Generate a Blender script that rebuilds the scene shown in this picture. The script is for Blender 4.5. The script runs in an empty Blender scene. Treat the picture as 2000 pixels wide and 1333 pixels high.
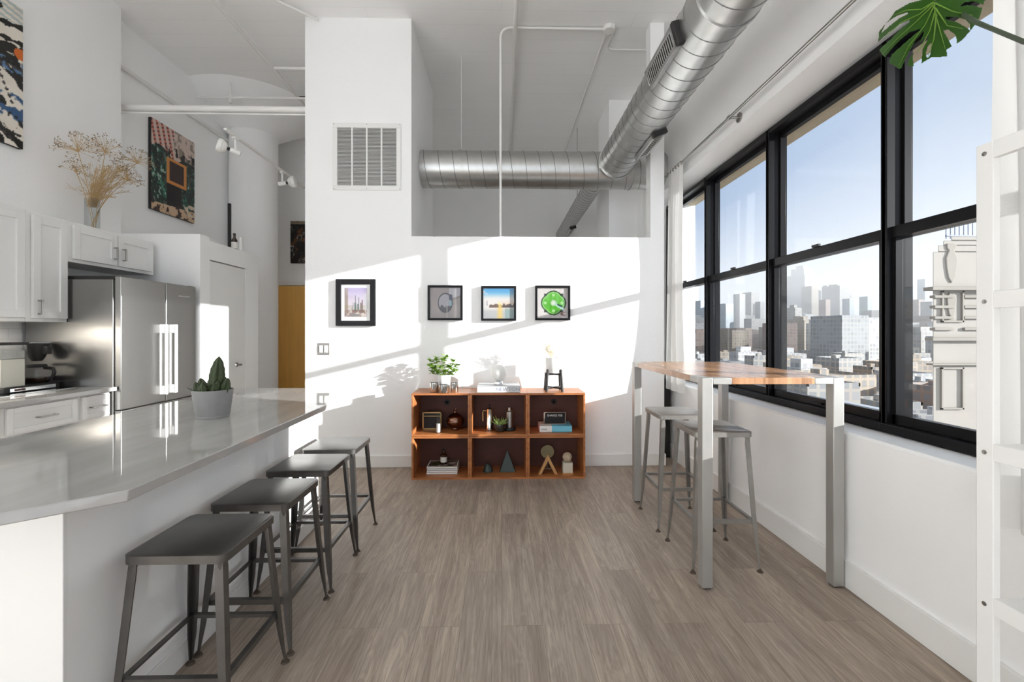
import bpy, math, random
import numpy as np
from mathutils import Vector, Matrix
random.seed(7)
S = bpy.context.scene
C = S.collection
PI = math.pi

# ------------------------------------------------------------------ camera
F = 860.0; YAW = math.atan(20/860); H = 1.33
cam = bpy.data.cameras.new('camera'); camo = bpy.data.objects.new('camera', cam); C.objects.link(camo)
cam.sensor_width = 36; cam.lens = F/2000*36; cam.shift_y = -18.5/2000; cam.clip_start = .02; cam.clip_end = 9000
camo.location = (0, 0, H); camo.rotation_euler = (PI/2, 0, -YAW)
S.camera = camo
S.view_settings.view_transform = 'Standard'; S.view_settings.look = 'None'
S.view_settings.gamma = 1; S.view_settings.use_curve_mapping = False
S.view_settings.exposure = 0.12

# ------------------------------------------------------------------ sky
SKY_REAR = 1.9; REAR_LOW = 0.0
w = bpy.data.worlds.new('sky'); S.world = w; w.use_nodes = True
nt = w.node_tree; nt.nodes.clear()
def N(nt, t, **k):
    n = nt.nodes.new(t)
    for a, b in k.items():
        setattr(n, a, b)
    return n
def L(nt, a, b): nt.links.new(a, b)
def mathn(nt, op, a, b=None, clamp=False):
    n = N(nt, 'ShaderNodeMath', operation=op, use_clamp=clamp)
    for i, v in enumerate((a, b)):
        if v is None: continue
        if isinstance(v, (int, float)): n.inputs[i].default_value = v
        else: L(nt, v, n.inputs[i])
    return n.outputs[0]
def mixc(nt, f, a, b, mode='MIX'):
    n = N(nt, 'ShaderNodeMix', data_type='RGBA', blend_type=mode)
    for s, v in ((0, f), (6, a), (7, b)):
        if isinstance(v, (int, float)): n.inputs[s].default_value = v
        elif isinstance(v, tuple): n.inputs[s].default_value = v if len(v) == 4 else v+(1,)
        else: L(nt, v, n.inputs[s])
    return n.outputs[2]
tc = N(nt, 'ShaderNodeTexCoord'); sp = N(nt, 'ShaderNodeSeparateXYZ'); L(nt, tc.outputs['Generated'], sp.inputs[0])
X_, Y_, Z_ = sp.outputs
zf = mathn(nt, 'MULTIPLY', Z_, 2.2, True)
zf = mathn(nt, 'POWER', zf, .55)
yf = mathn(nt, 'MULTIPLY', mathn(nt, 'SUBTRACT', Y_, .55), 2.6, True)
blue = mixc(nt, yf, (.66, .75, .90), (.31, .48, .78))
col = mixc(nt, zf, (.86, .855, .845), blue)
rear = mathn(nt, 'MULTIPLY', mathn(nt, 'SUBTRACT', mathn(nt, 'MULTIPLY', Y_, -1), .15), 2.0, True)
col = mixc(nt, rear, col, (.83, .89, .98))
low = mathn(nt, 'MULTIPLY', Z_, -4, True)
st = mathn(nt, 'ADD', mathn(nt, 'MULTIPLY', rear, mathn(nt, 'ADD', mathn(nt, 'MULTIPLY', low, REAR_LOW), SKY_REAR-1)), 1.0)
bg = N(nt, 'ShaderNodeBackground'); ow = N(nt, 'ShaderNodeOutputWorld')
L(nt, col, bg.inputs[0]); L(nt, st, bg.inputs[1]); L(nt, bg.outputs[0], ow.inputs[0])

# ------------------------------------------------------------------ sun
sund = Vector((-2.53, 1.0, -.605)).normalized()
sl = bpy.data.lights.new('sun', 'SUN'); sl.energy = 11.5; sl.angle = math.radians(.55); sl.color = (1, .99, .975)
so = bpy.data.objects.new('sun', sl); C.objects.link(so)
so.rotation_euler = sund.to_track_quat('-Z', 'Y').to_euler(); so.location = (8, -3, 6)

S.cycles.max_bounces = 16; S.cycles.diffuse_bounces = 12; S.cycles.glossy_bounces = 5
S.cycles.transparent_max_bounces = 16; S.cycles.transmission_bounces = 6
S.cycles.sample_clamp_indirect = 6; S.cycles.caustics_reflective = False; S.cycles.caustics_refractive = False

# ------------------------------------------------------------------ helpers
def ray(px, py):
    a = (px-1000)/F; u = (648-py)/F
    return Vector((a*math.cos(YAW)+math.sin(YAW), -a*math.sin(YAW)+math.cos(YAW), u))
def at(px, py, X=None, Y=None, Z=None):          # a pixel of the photograph on a known plane
    d = ray(px, py)
    t = X/d.x if X is not None else Y/d.y if Y is not None else (Z-H)/d.z
    return Vector((t*d.x, t*d.y, H+t*d.z))
def tag(o, label=None, cat=None, group=None, kind=None):
    if label: o['label'] = label
    if cat: o['category'] = cat
    if group: o['group'] = group
    if kind: o['kind'] = kind
    return o
ORG = {}
def org(o): return ORG.get(o.name, Vector((0, 0, 0))) if o else Vector((0, 0, 0))
def empty(name, loc, label, cat, group=None):
    o = bpy.data.objects.new(name, None); C.objects.link(o); o.empty_display_size = .05
    o.location = loc; ORG[o.name] = Vector(loc)
    return tag(o, label, cat, group)
def copy_tree(o, loc=None, rotz=None, parent=None):
    c = o.copy(); C.objects.link(c)
    if parent: c.parent = parent
    if loc is not None: c.location = loc
    if rotz is not None: c.rotation_euler.z = rotz
    for ch in list(o.children): copy_tree(ch, parent=c)
    return c
class MB:
    def __init__(s): s.v = []; s.f = []; s.m = []
    def add(s, vs, fs, m=0):
        b = len(s.v); s.v += [Vector(v) for v in vs]
        s.f += [tuple(b+i for i in f) for f in fs]; s.m += [m]*len(fs); return s
    def box(s, x0, x1, y0, y1, z0, z1, m=0):
        if x0 > x1: x0, x1 = x1, x0
        if y0 > y1: y0, y1 = y1, y0
        if z0 > z1: z0, z1 = z1, z0
        vs = [(x0,y0,z0),(x1,y0,z0),(x1,y1,z0),(x0,y1,z0),(x0,y0,z1),(x1,y0,z1),(x1,y1,z1),(x0,y1,z1)]
        return s.add(vs, [(3,2,1,0),(4,5,6,7),(0,1,5,4),(1,2,6,5),(2,3,7,6),(3,0,4,7)], m)
    def obox(s, c, d, M, m=0):
        t = MB().box(-d[0]/2, d[0]/2, -d[1]/2, d[1]/2, -d[2]/2, d[2]/2)
        return s.add([Vector(c)+M@v for v in t.v], t.f, m)
    def cyl(s, p0, p1, r0, r1=None, n=20, m=0, caps=True):
        r1 = r0 if r1 is None else r1
        p0 = Vector(p0); p1 = Vector(p1); d = (p1-p0).normalized()
        a = d.orthogonal().normalized(); b = d.cross(a)
        vs = []
        for p, r in ((p0, r0), (p1, r1)):
            for i in range(n):
                t = 2*PI*i/n; vs.append(p+(a*math.cos(t)+b*math.sin(t))*r)
        fs = [(i, (i+1) % n, n+(i+1) % n, n+i) for i in range(n)]
        if caps: fs += [tuple(range(n-1, -1, -1)), tuple(range(n, 2*n))]
        return s.add(vs, fs, m)
    def tube(s, pts, r, n=8, m=0, cap=True):
        pts = [Vector(p) for p in pts]; k = len(pts)
        rs = r if isinstance(r, (list, tuple)) else [r]*k
        d0 = (pts[1]-pts[0]).normalized(); a = d0.orthogonal().normalized()
        vs = []
        for i, p in enumerate(pts):
            d = (pts[min(i+1, k-1)]-pts[max(i-1, 0)]).normalized()
            a = (a-d*a.dot(d)).normalized(); b = d.cross(a)
            for j in range(n):
                t = 2*PI*j/n; vs.append(p+(a*math.cos(t)+b*math.sin(t))*rs[i])
        fs = [(i*n+j, i*n+(j+1) % n, (i+1)*n+(j+1) % n, (i+1)*n+j) for i in range(k-1) for j in range(n)]
        if cap: fs += [tuple(range(n-1, -1, -1)), tuple((k-1)*n+j for j in range(n))]
        return s.add(vs, fs, m)
    def lathe(s, prof, c=(0, 0, 0), n=28, m=0):
        c = Vector(c); k = len(prof)
        vs = [c+Vector((r*math.cos(2*PI*j/n), r*math.sin(2*PI*j/n), z)) for r, z in prof for j in range(n)]
        fs = [(i*n+j, i*n+(j+1) % n, (i+1)*n+(j+1) % n, (i+1)*n+j) for i in range(k-1) for j in range(n)]
        if prof[0][0] > 1e-5: fs.append(tuple(range(n-1, -1, -1)))
        if prof[-1][0] > 1e-5: fs.append(tuple((k-1)*n+j for j in range(n)))
        return s.add(vs, fs, m)
    def sphere(s, c, r, n=16, sz=1.0, m=0):
        k = max(4, n//2)
        prof = [(max(r*math.sin(PI*i/k), 1e-6), -r*sz*math.cos(PI*i/k)) for i in range(k+1)]
        return s.lathe(prof, c, n, m)
    def prism(s, poly, z0, z1, ax='z', m=0):       # poly in the two other axes
        def P(a, b, z): return {'z': (a, b, z), 'y': (a, z, b), 'x': (z, a, b)}[ax]
        n = len(poly)
        vs = [P(a, b, z0) for a, b in poly]+[P(a, b, z1) for a, b in poly]
        fs = [(i, (i+1) % n, n+(i+1) % n, n+i) for i in range(n)]+[tuple(range(n-1, -1, -1)), tuple(range(n, 2*n))]
        return s.add(vs, fs, m)
    def holed(s, x0, x1, z0, z1, y0, y1, cx, cz, r, m=0):  # plate in XZ with a round hole
        n = 48; inner = []; outer = []
        for i in range(n):
            t = 2*PI*(i+.5)/n; c, q = math.cos(t), math.sin(t)
            inner.append((cx+r*c, cz+r*q))
            k = min(((x1-cx)/c if c > 0 else (x0-cx)/c) if abs(c) > 1e-9 else 1e9, ((z1-cz)/q if q > 0 else (z0-cz)/q) if abs(q) > 1e-9 else 1e9)
            outer.append([cx+k*c, cz+k*q])
        for X, Z in ((x0, z0), (x0, z1), (x1, z0), (x1, z1)):
            j = min(range(n), key=lambda i: (outer[i][0]-X)**2+(outer[i][1]-Z)**2); outer[j] = [X, Z]
        vs = []
        for y in (y0, y1):
            vs += [(a, y, b) for a, b in inner]+[(a, y, b) for a, b in outer]
        fs = []
        for i in range(n):
            j = (i+1) % n
            fs += [(i, j, n+j, n+i), (2*n+j, 2*n+i, 3*n+i, 3*n+j), (j, i, 2*n+i, 2*n+j), (n+i, n+j, 3*n+j, 3*n+i)]
        return s.add(vs, fs, m)
    def build(s, name, mat, parent=None, bevel=0, smooth=35, label=None, seg=2, solid=0):
        o0 = org(parent)
        me = bpy.data.meshes.new(name)
        me.from_pydata([tuple(v-o0) for v in s.v], [], s.f)
        mats = mat if isinstance(mat, (list, tuple)) else [mat]
        for x in mats: me.materials.append(x)
        if len(mats) > 1: me.polygons.foreach_set('material_index', s.m)
        import bmesh
        bm = bmesh.new(); bm.from_mesh(me); bmesh.ops.recalc_face_normals(bm, faces=bm.faces); bm.to_mesh(me); bm.free()
        if smooth:
            me.shade_smooth(); me.set_sharp_from_angle(angle=math.radians(smooth))
        o = bpy.data.objects.new(name, me); C.objects.link(o); ORG[o.name] = o0.copy()
        if parent: o.parent = parent
        if bevel:
            b = o.modifiers.new('bevel', 'BEVEL'); b.width = bevel; b.segments = seg; b.limit_method = 'ANGLE'; b.angle_limit = math.radians(40)
            b.harden_normals = False
        if solid:
            b = o.modifiers.new('solid', 'SOLIDIFY'); b.thickness = solid
        if label: o['label'] = label
        return o
def struct(name, mb, mat, bevel=0, parent=None, smooth=35):
    o = mb.build(name, mat, parent, bevel, smooth)
    if parent is None: o['kind'] = 'structure'
    return o

# ------------------------------------------------------------------ materials
def newmat(name):
    m = bpy.data.materials.new(name); m.use_nodes = True
    nt = m.node_tree; b = nt.nodes['Principled BSDF']
    return m, nt, b
def srgb(r, g, b):
    f = lambda c: (c/255/12.92) if c <= 10 else ((c/255+.055)/1.055)**2.4
    return (f(r), f(g), f(b))
def mat(name, col, rough=.5, metal=0, noise=0, nscale=8, bump=0, bscale=60, spec=.5, trans=0, emit=None, es=0, coat=0, alpha=None, ior=None, stretch=None):
    m, nt, b = newmat(name)
    b.inputs['Roughness'].default_value = rough; b.inputs['Metallic'].default_value = metal
    b.inputs['Specular IOR Level'].default_value = spec
    b.inputs['Coat Weight'].default_value = coat; b.inputs['Coat Roughness'].default_value = .08
    if trans: b.inputs['Transmission Weight'].default_value = trans
    if ior: b.inputs['IOR'].default_value = ior
    if emit: b.inputs['Emission Color'].default_value = (*emit, 1); b.inputs['Emission Strength'].default_value = es
    tc = N(nt, 'ShaderNodeTexCoord'); mp = N(nt, 'ShaderNodeMapping'); L(nt, tc.outputs['Object'], mp.inputs[0])
    if stretch: mp.inputs['Scale'].default_value = stretch
    nz = N(nt, 'ShaderNodeTexNoise'); nz.inputs['Scale'].default_value = nscale; nz.inputs['Detail'].default_value = 5
    L(nt, mp.outputs[0], nz.inputs[0])
    a = tuple(c*(1-noise) for c in col); d = tuple(min(1, c*(1+noise)) for c in col)
    L(nt, mixc(nt, nz.outputs[0], a, d), b.inputs['Base Color'])
    if bump:
        n2 = N(nt, 'ShaderNodeTexNoise'); n2.inputs['Scale'].default_value = bscale; n2.inputs['Detail'].default_value = 4
        L(nt, mp.outputs[0], n2.inputs[0])
        bp = N(nt, 'ShaderNodeBump'); bp.inputs['Strength'].default_value = bump; bp.inputs['Distance'].default_value = .01
        L(nt, n2.outputs[0], bp.inputs['Height']); L(nt, bp.outputs[0], b.inputs['Normal'])
    return m
M = {}
M['wall'] = mat('white_paint', (.905, .905, .902), .6, bump=.12, bscale=45, noise=.015, nscale=2)
M['trim'] = mat('trim_paint', (.82, .815, .80), .35)
M['cab'] = mat('cabinet_paint', (.78, .775, .76), .38, noise=.01)
M['island'] = mat('island_paint', (.86, .855, .845), .5, noise=.03, nscale=3)
M['black'] = mat('black_frame', (.007, .007, .008), .30, noise=.1, spec=.14)
M['blackm'] = mat('black_matte', (.014, .013, .013), .6)
M['steel'] = mat('brushed_steel', (.39, .385, .375), .30, 1, noise=.06, nscale=30, stretch=(1, 1, 30))
M['steelside'] = mat('fridge_side', (.30, .295, .285), .27, .9, noise=.05, nscale=5)
M['chrome'] = mat('chrome', (.75, .75, .75), .09, 1)
M['nickel'] = mat('nickel', (.42, .41, .39), .25, 1)
M['galv'] = mat('galvanised_steel', (.56, .56, .55), .33, 1, noise=.13, nscale=14, bump=.05, bscale=9)
M['stool'] = mat('worn_gunmetal', (.13, .124, .118), .33, .8, noise=.35, nscale=9)
M['stool2'] = mat('raw_steel', (.30, .285, .265), .38, .6, noise=.35, nscale=9)
M['tsteel'] = mat('table_steel', (.42, .41, .39), .42, .55, noise=.2, nscale=6, stretch=(1, 1, .3))
M['brass'] = mat('brass', (.62, .44, .20), .3, 1)
M['copper'] = mat('dark_copper', (.22, .12, .085), .16, 1)
M['white'] = mat('white_ceramic', (.82, .81, .79), .25)
M['globe'] = mat('frosted_globe', (.85, .84, .81), .35, spec=.4)
M['concrete'] = mat('concrete_pot', (.24, .24, .238), .8, noise=.12, nscale=12, bump=.3, bscale=50)
M['paper'] = mat('paper_pages', (.78, .76, .72), .8, noise=.05, nscale=90, stretch=(1, 1, 20))
M['darkgreen'] = mat('dark_green_ceramic', (.035, .055, .05), .5)
M['soil'] = mat('soil', (.05, .035, .025), .95, bump=.6, bscale=120)
M['cactus'] = mat('cactus_green', (.032, .048, .014), .6, noise=.5, nscale=30, bump=.5, bscale=90)
M['basil'] = mat('basil_green', (.20, .36, .035), .5, noise=.35, nscale=25)
M['succ'] = mat('succulent_green', (.25, .36, .10), .5, noise=.35, nscale=25)
M['leaf'] = mat('monstera_green', (.026, .085, .010), .42, noise=.25, nscale=12, spec=.3)
M['leafvein'] = mat('leaf_vein', (.12, .24, .03), .45)
M['dry'] = mat('dried_straw', (.52, .36, .17), .8, noise=.25, nscale=20)
M['seed'] = mat('seed_brown', (.22, .16, .11), .8, noise=.3, nscale=20)
M['cream'] = mat('cream_enamel', (.60, .58, .50), .35)
M['tandoor'] = mat('maple_veneer', (.86, .50, .14), .4, noise=.12, nscale=3, stretch=(6, 6, .6))
M['backwood_shaded'] = mat('crate_back_shaded', (.095, .028, .016), .55, noise=.25, nscale=4, stretch=(1, 1, 5))  # crate back boards darkened, shade of the recess put into the colour
M['lightwood'] = mat('light_oak', (.55, .30, .12), .5, noise=.2, nscale=6)
M['duct_in'] = mat('vent_dark', (.01, .01, .01), .7)
M['amber'] = mat('amber_bottle', (.03, .012, .006), .12, spec=.8)
M['lamp'] = mat('lamp_white', (.80, .79, .77), .4)
M['rope'] = mat('rope_ball', (.52, .42, .30), .9, noise=.4, nscale=30, bump=.8, bscale=70)
M['olive'] = mat('olive_disc', (.26, .22, .11), .5, noise=.2)
M['bluebook'] = mat('sky_blue_cover', (.16, .50, .66), .5)
M['pink'] = mat('pink_cover', (.75, .42, .48), .5)
M['spine_grey'] = mat('grey_spine', (.62, .63, .65), .5)
M['ink'] = mat('grey_ink', (.28, .32, .38), .6)
M['blackink'] = mat('black_ink', (.02, .02, .02), .6)
M['whiteink'] = mat('white_letters', (.8, .8, .8), .6)
M['felt'] = mat('black_felt', (.022, .02, .02), .95)
def glassmat(name, tint=(1, 1, 1), refl=1.0, rough=0.0):       # thin pane: transmits straight, mirrors by Fresnel
    m, nt, b = newmat(name); nt.nodes.remove(b)
    out = nt.nodes['Material Output']
    tr = N(nt, 'ShaderNodeBsdfTransparent'); tr.inputs[0].default_value = (*tint, 1)
    gl = N(nt, 'ShaderNodeBsdfGlossy'); gl.inputs['Roughness'].default_value = rough
    lw = N(nt, 'ShaderNodeLayerWeight'); lw.inputs[0].default_value = .5
    mx = N(nt, 'ShaderNodeMixShader')
    f = mathn(nt, 'MULTIPLY', mathn(nt, 'ADD', mathn(nt, 'MULTIPLY', mathn(nt, 'POWER', lw.outputs['Facing'], 5), .9), .035), refl, True)
    L(nt, f, mx.inputs[0]); L(nt, tr.outputs[0], mx.inputs[1]); L(nt, gl.outputs[0], mx.inputs[2]); L(nt, mx.outputs[0], out.inputs[0])
    return m
M['glass'] = glassmat('window_glass', (.96, .97, .97), .40)
M['vglass'] = glassmat('clear_glass', (.90, .91, .91), .8)
def sheer():
    m, nt, b = newmat('sheer_curtain'); nt.nodes.remove(b); out = nt.nodes['Material Output']
    tr = N(nt, 'ShaderNodeBsdfTransparent'); di = N(nt, 'ShaderNodeBsdfDiffuse'); tl = N(nt, 'ShaderNodeBsdfTranslucent')
    di.inputs[0].default_value = (.76, .755, .74, 1); tl.inputs[0].default_value = (.76, .755, .74, 1)
    wv = N(nt, 'ShaderNodeTexWave'); wv.inputs['Scale'].default_value = 300
    a = N(nt, 'ShaderNodeMixShader'); a.inputs[0].default_value = .12
    L(nt, di.outputs[0], a.inputs[1]); L(nt, tl.outputs[0], a.inputs[2])
    c = N(nt, 'ShaderNodeMixShader'); c.inputs[0].default_value = .985
    L(nt, tr.outputs[0], c.inputs[1]); L(nt, a.outputs[0], c.inputs[2]); L(nt, c.outputs[0], out.inputs[0])
    return m
M['sheer'] = sheer()
M['seam'] = mat('duct_seam', (.20, .20, .20), .5, .7)
def ceilmat():
    m, nt, b = newmat('board_formed_ceiling'); b.inputs['Roughness'].default_value = .75
    tc = N(nt, 'ShaderNodeTexCoord'); br = N(nt, 'ShaderNodeTexBrick')
    L(nt, tc.outputs['Object'], br.inputs[0]); br.inputs['Scale'].default_value = 1
    br.inputs['Brick Width'].default_value = 2.6; br.inputs['Row Height'].default_value = .21; br.inputs['Mortar Size'].default_value = .004
    br.inputs['Color1'].default_value = (.90, .898, .893, 1); br.inputs['Color2'].default_value = (.885, .883, .878, 1); br.inputs['Mortar'].default_value = (.85, .847, .84, 1)
    L(nt, br.outputs[0], b.inputs['Base Color'])
    nz = N(nt, 'ShaderNodeTexNoise'); nz.inputs['Scale'].default_value = 9; L(nt, tc.outputs['Object'], nz.inputs[0])
    h = mathn(nt, 'SUBTRACT', mathn(nt, 'MULTIPLY', nz.outputs[0], .5), br.outputs['Fac'])
    bp = N(nt, 'ShaderNodeBump'); bp.inputs['Strength'].default_value = .35; bp.inputs['Distance'].default_value = .01
    L(nt, h, bp.inputs['Height']); L(nt, bp.outputs[0], b.inputs['Normal'])
    return m
M['ceiling'] = ceilmat()
def floormat():
    m, nt, b = newmat('grey_oak_planks')
    tc = N(nt, 'ShaderNodeTexCoord'); sp = N(nt, 'ShaderNodeSeparateXYZ'); L(nt, tc.outputs['Object'], sp.inputs[0])
    cb = N(nt, 'ShaderNodeCombineXYZ'); L(nt, sp.outputs[1], cb.inputs[0]); L(nt, sp.outputs[0], cb.inputs[1])
    br = N(nt, 'ShaderNodeTexBrick'); L(nt, cb.outputs[0], br.inputs[0]); br.offset = .37
    br.inputs['Scale'].default_value = 1; br.inputs['Brick Width'].default_value = 1.22; br.inputs['Row Height'].default_value = .185
    br.inputs['Mortar Size'].default_value = .0012; br.inputs['Mortar Smooth'].default_value = .3; br.inputs['Bias'].default_value = 0
    br.inputs['Color1'].default_value = (.0, .0, .0, 1); br.inputs['Color2'].default_value = (1, 1, 1, 1); br.inputs['Mortar'].default_value = (.5, .5, .5, 1)
    # each plank shifts the grain pattern
    off = N(nt, 'ShaderNodeVectorMath', operation='SCALE'); L(nt, br.outputs[0], off.inputs[0]); off.inputs['Scale'].default_value = 37
    ad = N(nt, 'ShaderNodeVectorMath', operation='ADD'); L(nt, tc.outputs['Object'], ad.inputs[0]); L(nt, off.outputs[0], ad.inputs[1])
    mp = N(nt, 'ShaderNodeMapping'); mp.inputs['Scale'].default_value = (9, .9, 1); L(nt, ad.outputs[0], mp.inputs[0])
    n1 = N(nt, 'ShaderNodeTexNoise'); n1.inputs['Scale'].default_value = 1.1; n1.inputs['Detail'].default_value = 4; n1.inputs['Distortion'].default_value = 1.2; L(nt, mp.outputs[0], n1.inputs[0])
    mp2 = N(nt, 'ShaderNodeMapping'); mp2.inputs['Scale'].default_value = (75, 2.6, 1); L(nt, ad.outputs[0], mp2.inputs[0])
    n2 = N(nt, 'ShaderNodeTexNoise'); n2.inputs['Scale'].default_value = 1.6; n2.inputs['Detail'].default_value = 8; n2.inputs['Roughness'].default_value = .7; L(nt, mp2.outputs[0], n2.inputs[0])
    # cathedral figure
    rg = mathn(nt, 'SINE', mathn(nt, 'MULTIPLY', n1.outputs[0], 85))
    cr = N(nt, 'ShaderNodeValToRGB'); L(nt, n1.outputs[0], cr.inputs[0])
    cr.color_ramp.elements[0].position = .30; cr.color_ramp.elements[0].color = (*srgb(152, 137, 124), 1)
    cr.color_ramp.elements[1].position = .72; cr.color_ramp.elements[1].color = (*srgb(188, 173, 158), 1)
    c1 = mixc(nt, mathn(nt, 'MULTIPLY', mathn(nt, 'ADD', rg, 1), .11), cr.outputs[0], (*srgb(104, 88, 76), 1))
    g2 = N(nt, 'ShaderNodeValToRGB'); L(nt, n2.outputs[0], g2.inputs[0])
    g2.color_ramp.elements[0].position = .38; g2.color_ramp.elements[0].color = (.74, .74, .74, 1)
    g2.color_ramp.elements[1].position = .62; g2.color_ramp.elements[1].color = (1.08, 1.08, 1.08, 1)
    c2 = mixc(nt, 1.0, c1, g2.outputs[0], 'MULTIPLY')
    pl = N(nt, 'ShaderNodeValToRGB'); L(nt, br.outputs[0], pl.inputs[0])
    pl.color_ramp.elements[0].color = (.90, .90, .90, 1); pl.color_ramp.elements[1].color = (1.08, 1.07, 1.06, 1)
    c3 = mixc(nt, 1.0, c2, pl.outputs[0], 'MULTIPLY')
    c4 = mixc(nt, mathn(nt, 'MULTIPLY', br.outputs['Fac'], .5), c3, (.06, .05, .04, 1))
    L(nt, c4, b.inputs['Base Color']); b.inputs['Roughness'].default_value = .42; b.inputs['Specular IOR Level'].default_value = .35
    bp = N(nt, 'ShaderNodeBump'); bp.inputs['Strength'].default_value = .12; bp.inputs['Distance'].default_value = .004
    L(nt, n2.outputs[0], bp.inputs['Height']); L(nt, bp.outputs[0], b.inputs['Normal'])
    return m
M['floor'] = floormat()
def quartz():
    m, nt, b = newmat('grey_quartz')
    tc = N(nt, 'ShaderNodeTexCoord'); mp = N(nt, 'ShaderNodeMapping'); mp.inputs['Rotation'].default_value = (0, 0, .35); mp.inputs['Scale'].default_value = (7, 1.3, 1)
    L(nt, tc.outputs['Object'], mp.inputs[0])
    nz = N(nt, 'ShaderNodeTexNoise'); nz.inputs['Scale'].default_value = 1.6; nz.inputs['Detail'].default_value = 7; nz.inputs['Distortion'].default_value = .8; L(nt, mp.outputs[0], nz.inputs[0])
    cr = N(nt, 'ShaderNodeValToRGB'); L(nt, nz.outputs[0], cr.inputs[0])
    cr.color_ramp.elements[0].position = .35; cr.color_ramp.elements[0].color = (.37, .363, .35, 1)
    cr.color_ramp.elements[1].position = .65; cr.color_ramp.elements[1].color = (.42, .412, .397, 1)
    L(nt, cr.outputs[0], b.inputs['Base Color']); b.inputs['Roughness'].default_value = .035; b.inputs['Specular IOR Level'].default_value = .9
    return m
M['quartz'] = quartz()
def woodmat(name, dark, light, scale=(1, 14, 14), rough=.35, rows=0, seed=0):
    m, nt, b = newmat(name)
    tc = N(nt, 'ShaderNodeTexCoord'); mp = N(nt, 'ShaderNodeMapping'); mp.inputs['Scale'].default_value = scale; mp.inputs['Location'].default_value = (seed, seed*2, 0)
    L(nt, tc.outputs['Object'], mp.inputs[0])
    nz = N(nt, 'ShaderNodeTexNoise'); nz.inputs['Scale'].default_value = 2.2; nz.inputs['Detail'].default_value = 6; nz.inputs['Distortion'].default_value = .6; L(nt, mp.outputs[0], nz.inputs[0])
    cr = N(nt, 'ShaderNodeValToRGB'); L(nt, nz.outputs[0], cr.inputs[0])
    cr.color_ramp.elements[0].position = .33; cr.color_ramp.elements[0].color = (*dark, 1)
    cr.color_ramp.elements[1].position = .68; cr.color_ramp.elements[1].color = (*light, 1)
    c = cr.outputs[0]
    if rows:
        sp = N(nt, 'ShaderNodeSeparateXYZ'); L(nt, tc.outputs['Object'], sp.inputs[0])
        cb = N(nt, 'ShaderNodeCombineXYZ'); L(nt, sp.outputs[1], cb.inputs[0]); L(nt, sp.outputs[0], cb.inputs[1])
        br = N(nt, 'ShaderNodeTexBrick'); L(nt, cb.outputs[0], br.inputs[0]); br.inputs['Scale'].default_value = 1
        br.inputs['Brick Width'].default_value = .42; br.inputs['Row Height'].default_value = rows; br.inputs['Mortar Size'].default_value = .0006
        br.inputs['Color1'].default_value = (.82, .78, .75, 1); br.inputs['Color2'].default_value = (1.08, 1.07, 1.05, 1); br.inputs['Mortar'].default_value = (.6, .6, .6, 1)
        c = mixc(nt, 1.0, c, br.outputs[0], 'MULTIPLY')
    L(nt, c, b.inputs['Base Color']); b.inputs['Roughness'].default_value = rough
    return m
M['crate'] = woodmat('crate_wood', (.30, .10, .032), (.50, .19, .060), (2, 12, 12), .38)
M['tabletop'] = woodmat('butcher_block', (.36, .19, .10), (.56, .33, .19), (16, 2, 1), .22, rows=.05)
def tile():
    m, nt, b = newmat('white_subway_tile')
    tc = N(nt, 'ShaderNodeTexCoord'); sp = N(nt, 'ShaderNodeSeparateXYZ'); L(nt, tc.outputs['Object'], sp.inputs[0])
    cb = N(nt, 'ShaderNodeCombineXYZ'); L(nt, sp.outputs[1], cb.inputs[0]); L(nt, sp.outputs[2], cb.inputs[1])
    br = N(nt, 'ShaderNodeTexBrick'); L(nt, cb.outputs[0], br.inputs[0]); br.inputs['Scale'].default_value = 1
    br.inputs['Brick Width'].default_value = .15; br.inputs['Row Height'].default_value = .075; br.inputs['Mortar Size'].default_value = .0015
    br.inputs['Color1'].default_value = (.82, .81, .80, 1); br.inputs['Color2'].default_value = (.80, .79, .78, 1); br.inputs['Mortar'].default_value = (.6, .59, .57, 1)
    L(nt, br.outputs[0], b.inputs['Base Color']); b.inputs['Roughness'].default_value = .15
    return m
M['tile'] = tile()
def artmat():
    m, nt, b = newmat('printed_picture'); a = N(nt, 'ShaderNodeAttribute'); a.attribute_name = 'Col'
    L(nt, a.outputs['Color'], b.inputs['Base Color']); b.inputs['Roughness'].default_value = .45
    return m
M['art'] = artmat()
def vnoise(u, v, f, seed=0):
    def h(i, j): 
        s = np.sin(i*127.1+j*311.7+seed*74.7)*43758.5453
        return s-np.floor(s)
    x = u*f; y = v*f; i = np.floor(x); j = np.floor(y); a = x-i; b = y-j
    a = a*a*(3-2*a); b = b*b*(3-2*b)
    return (h(i, j)*(1-a)+h(i+1, j)*a)*(1-b)+(h(i, j+1)*(1-a)+h(i+1, j+1)*a)*b
def fbm(u, v, f, seed=0, o=4):
    t = 0; s = 0
    for k in range(o): t = t+vnoise(u, v, f*2**k, seed+k*3)*.5**k; s += .5**k
    return t/s
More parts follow.
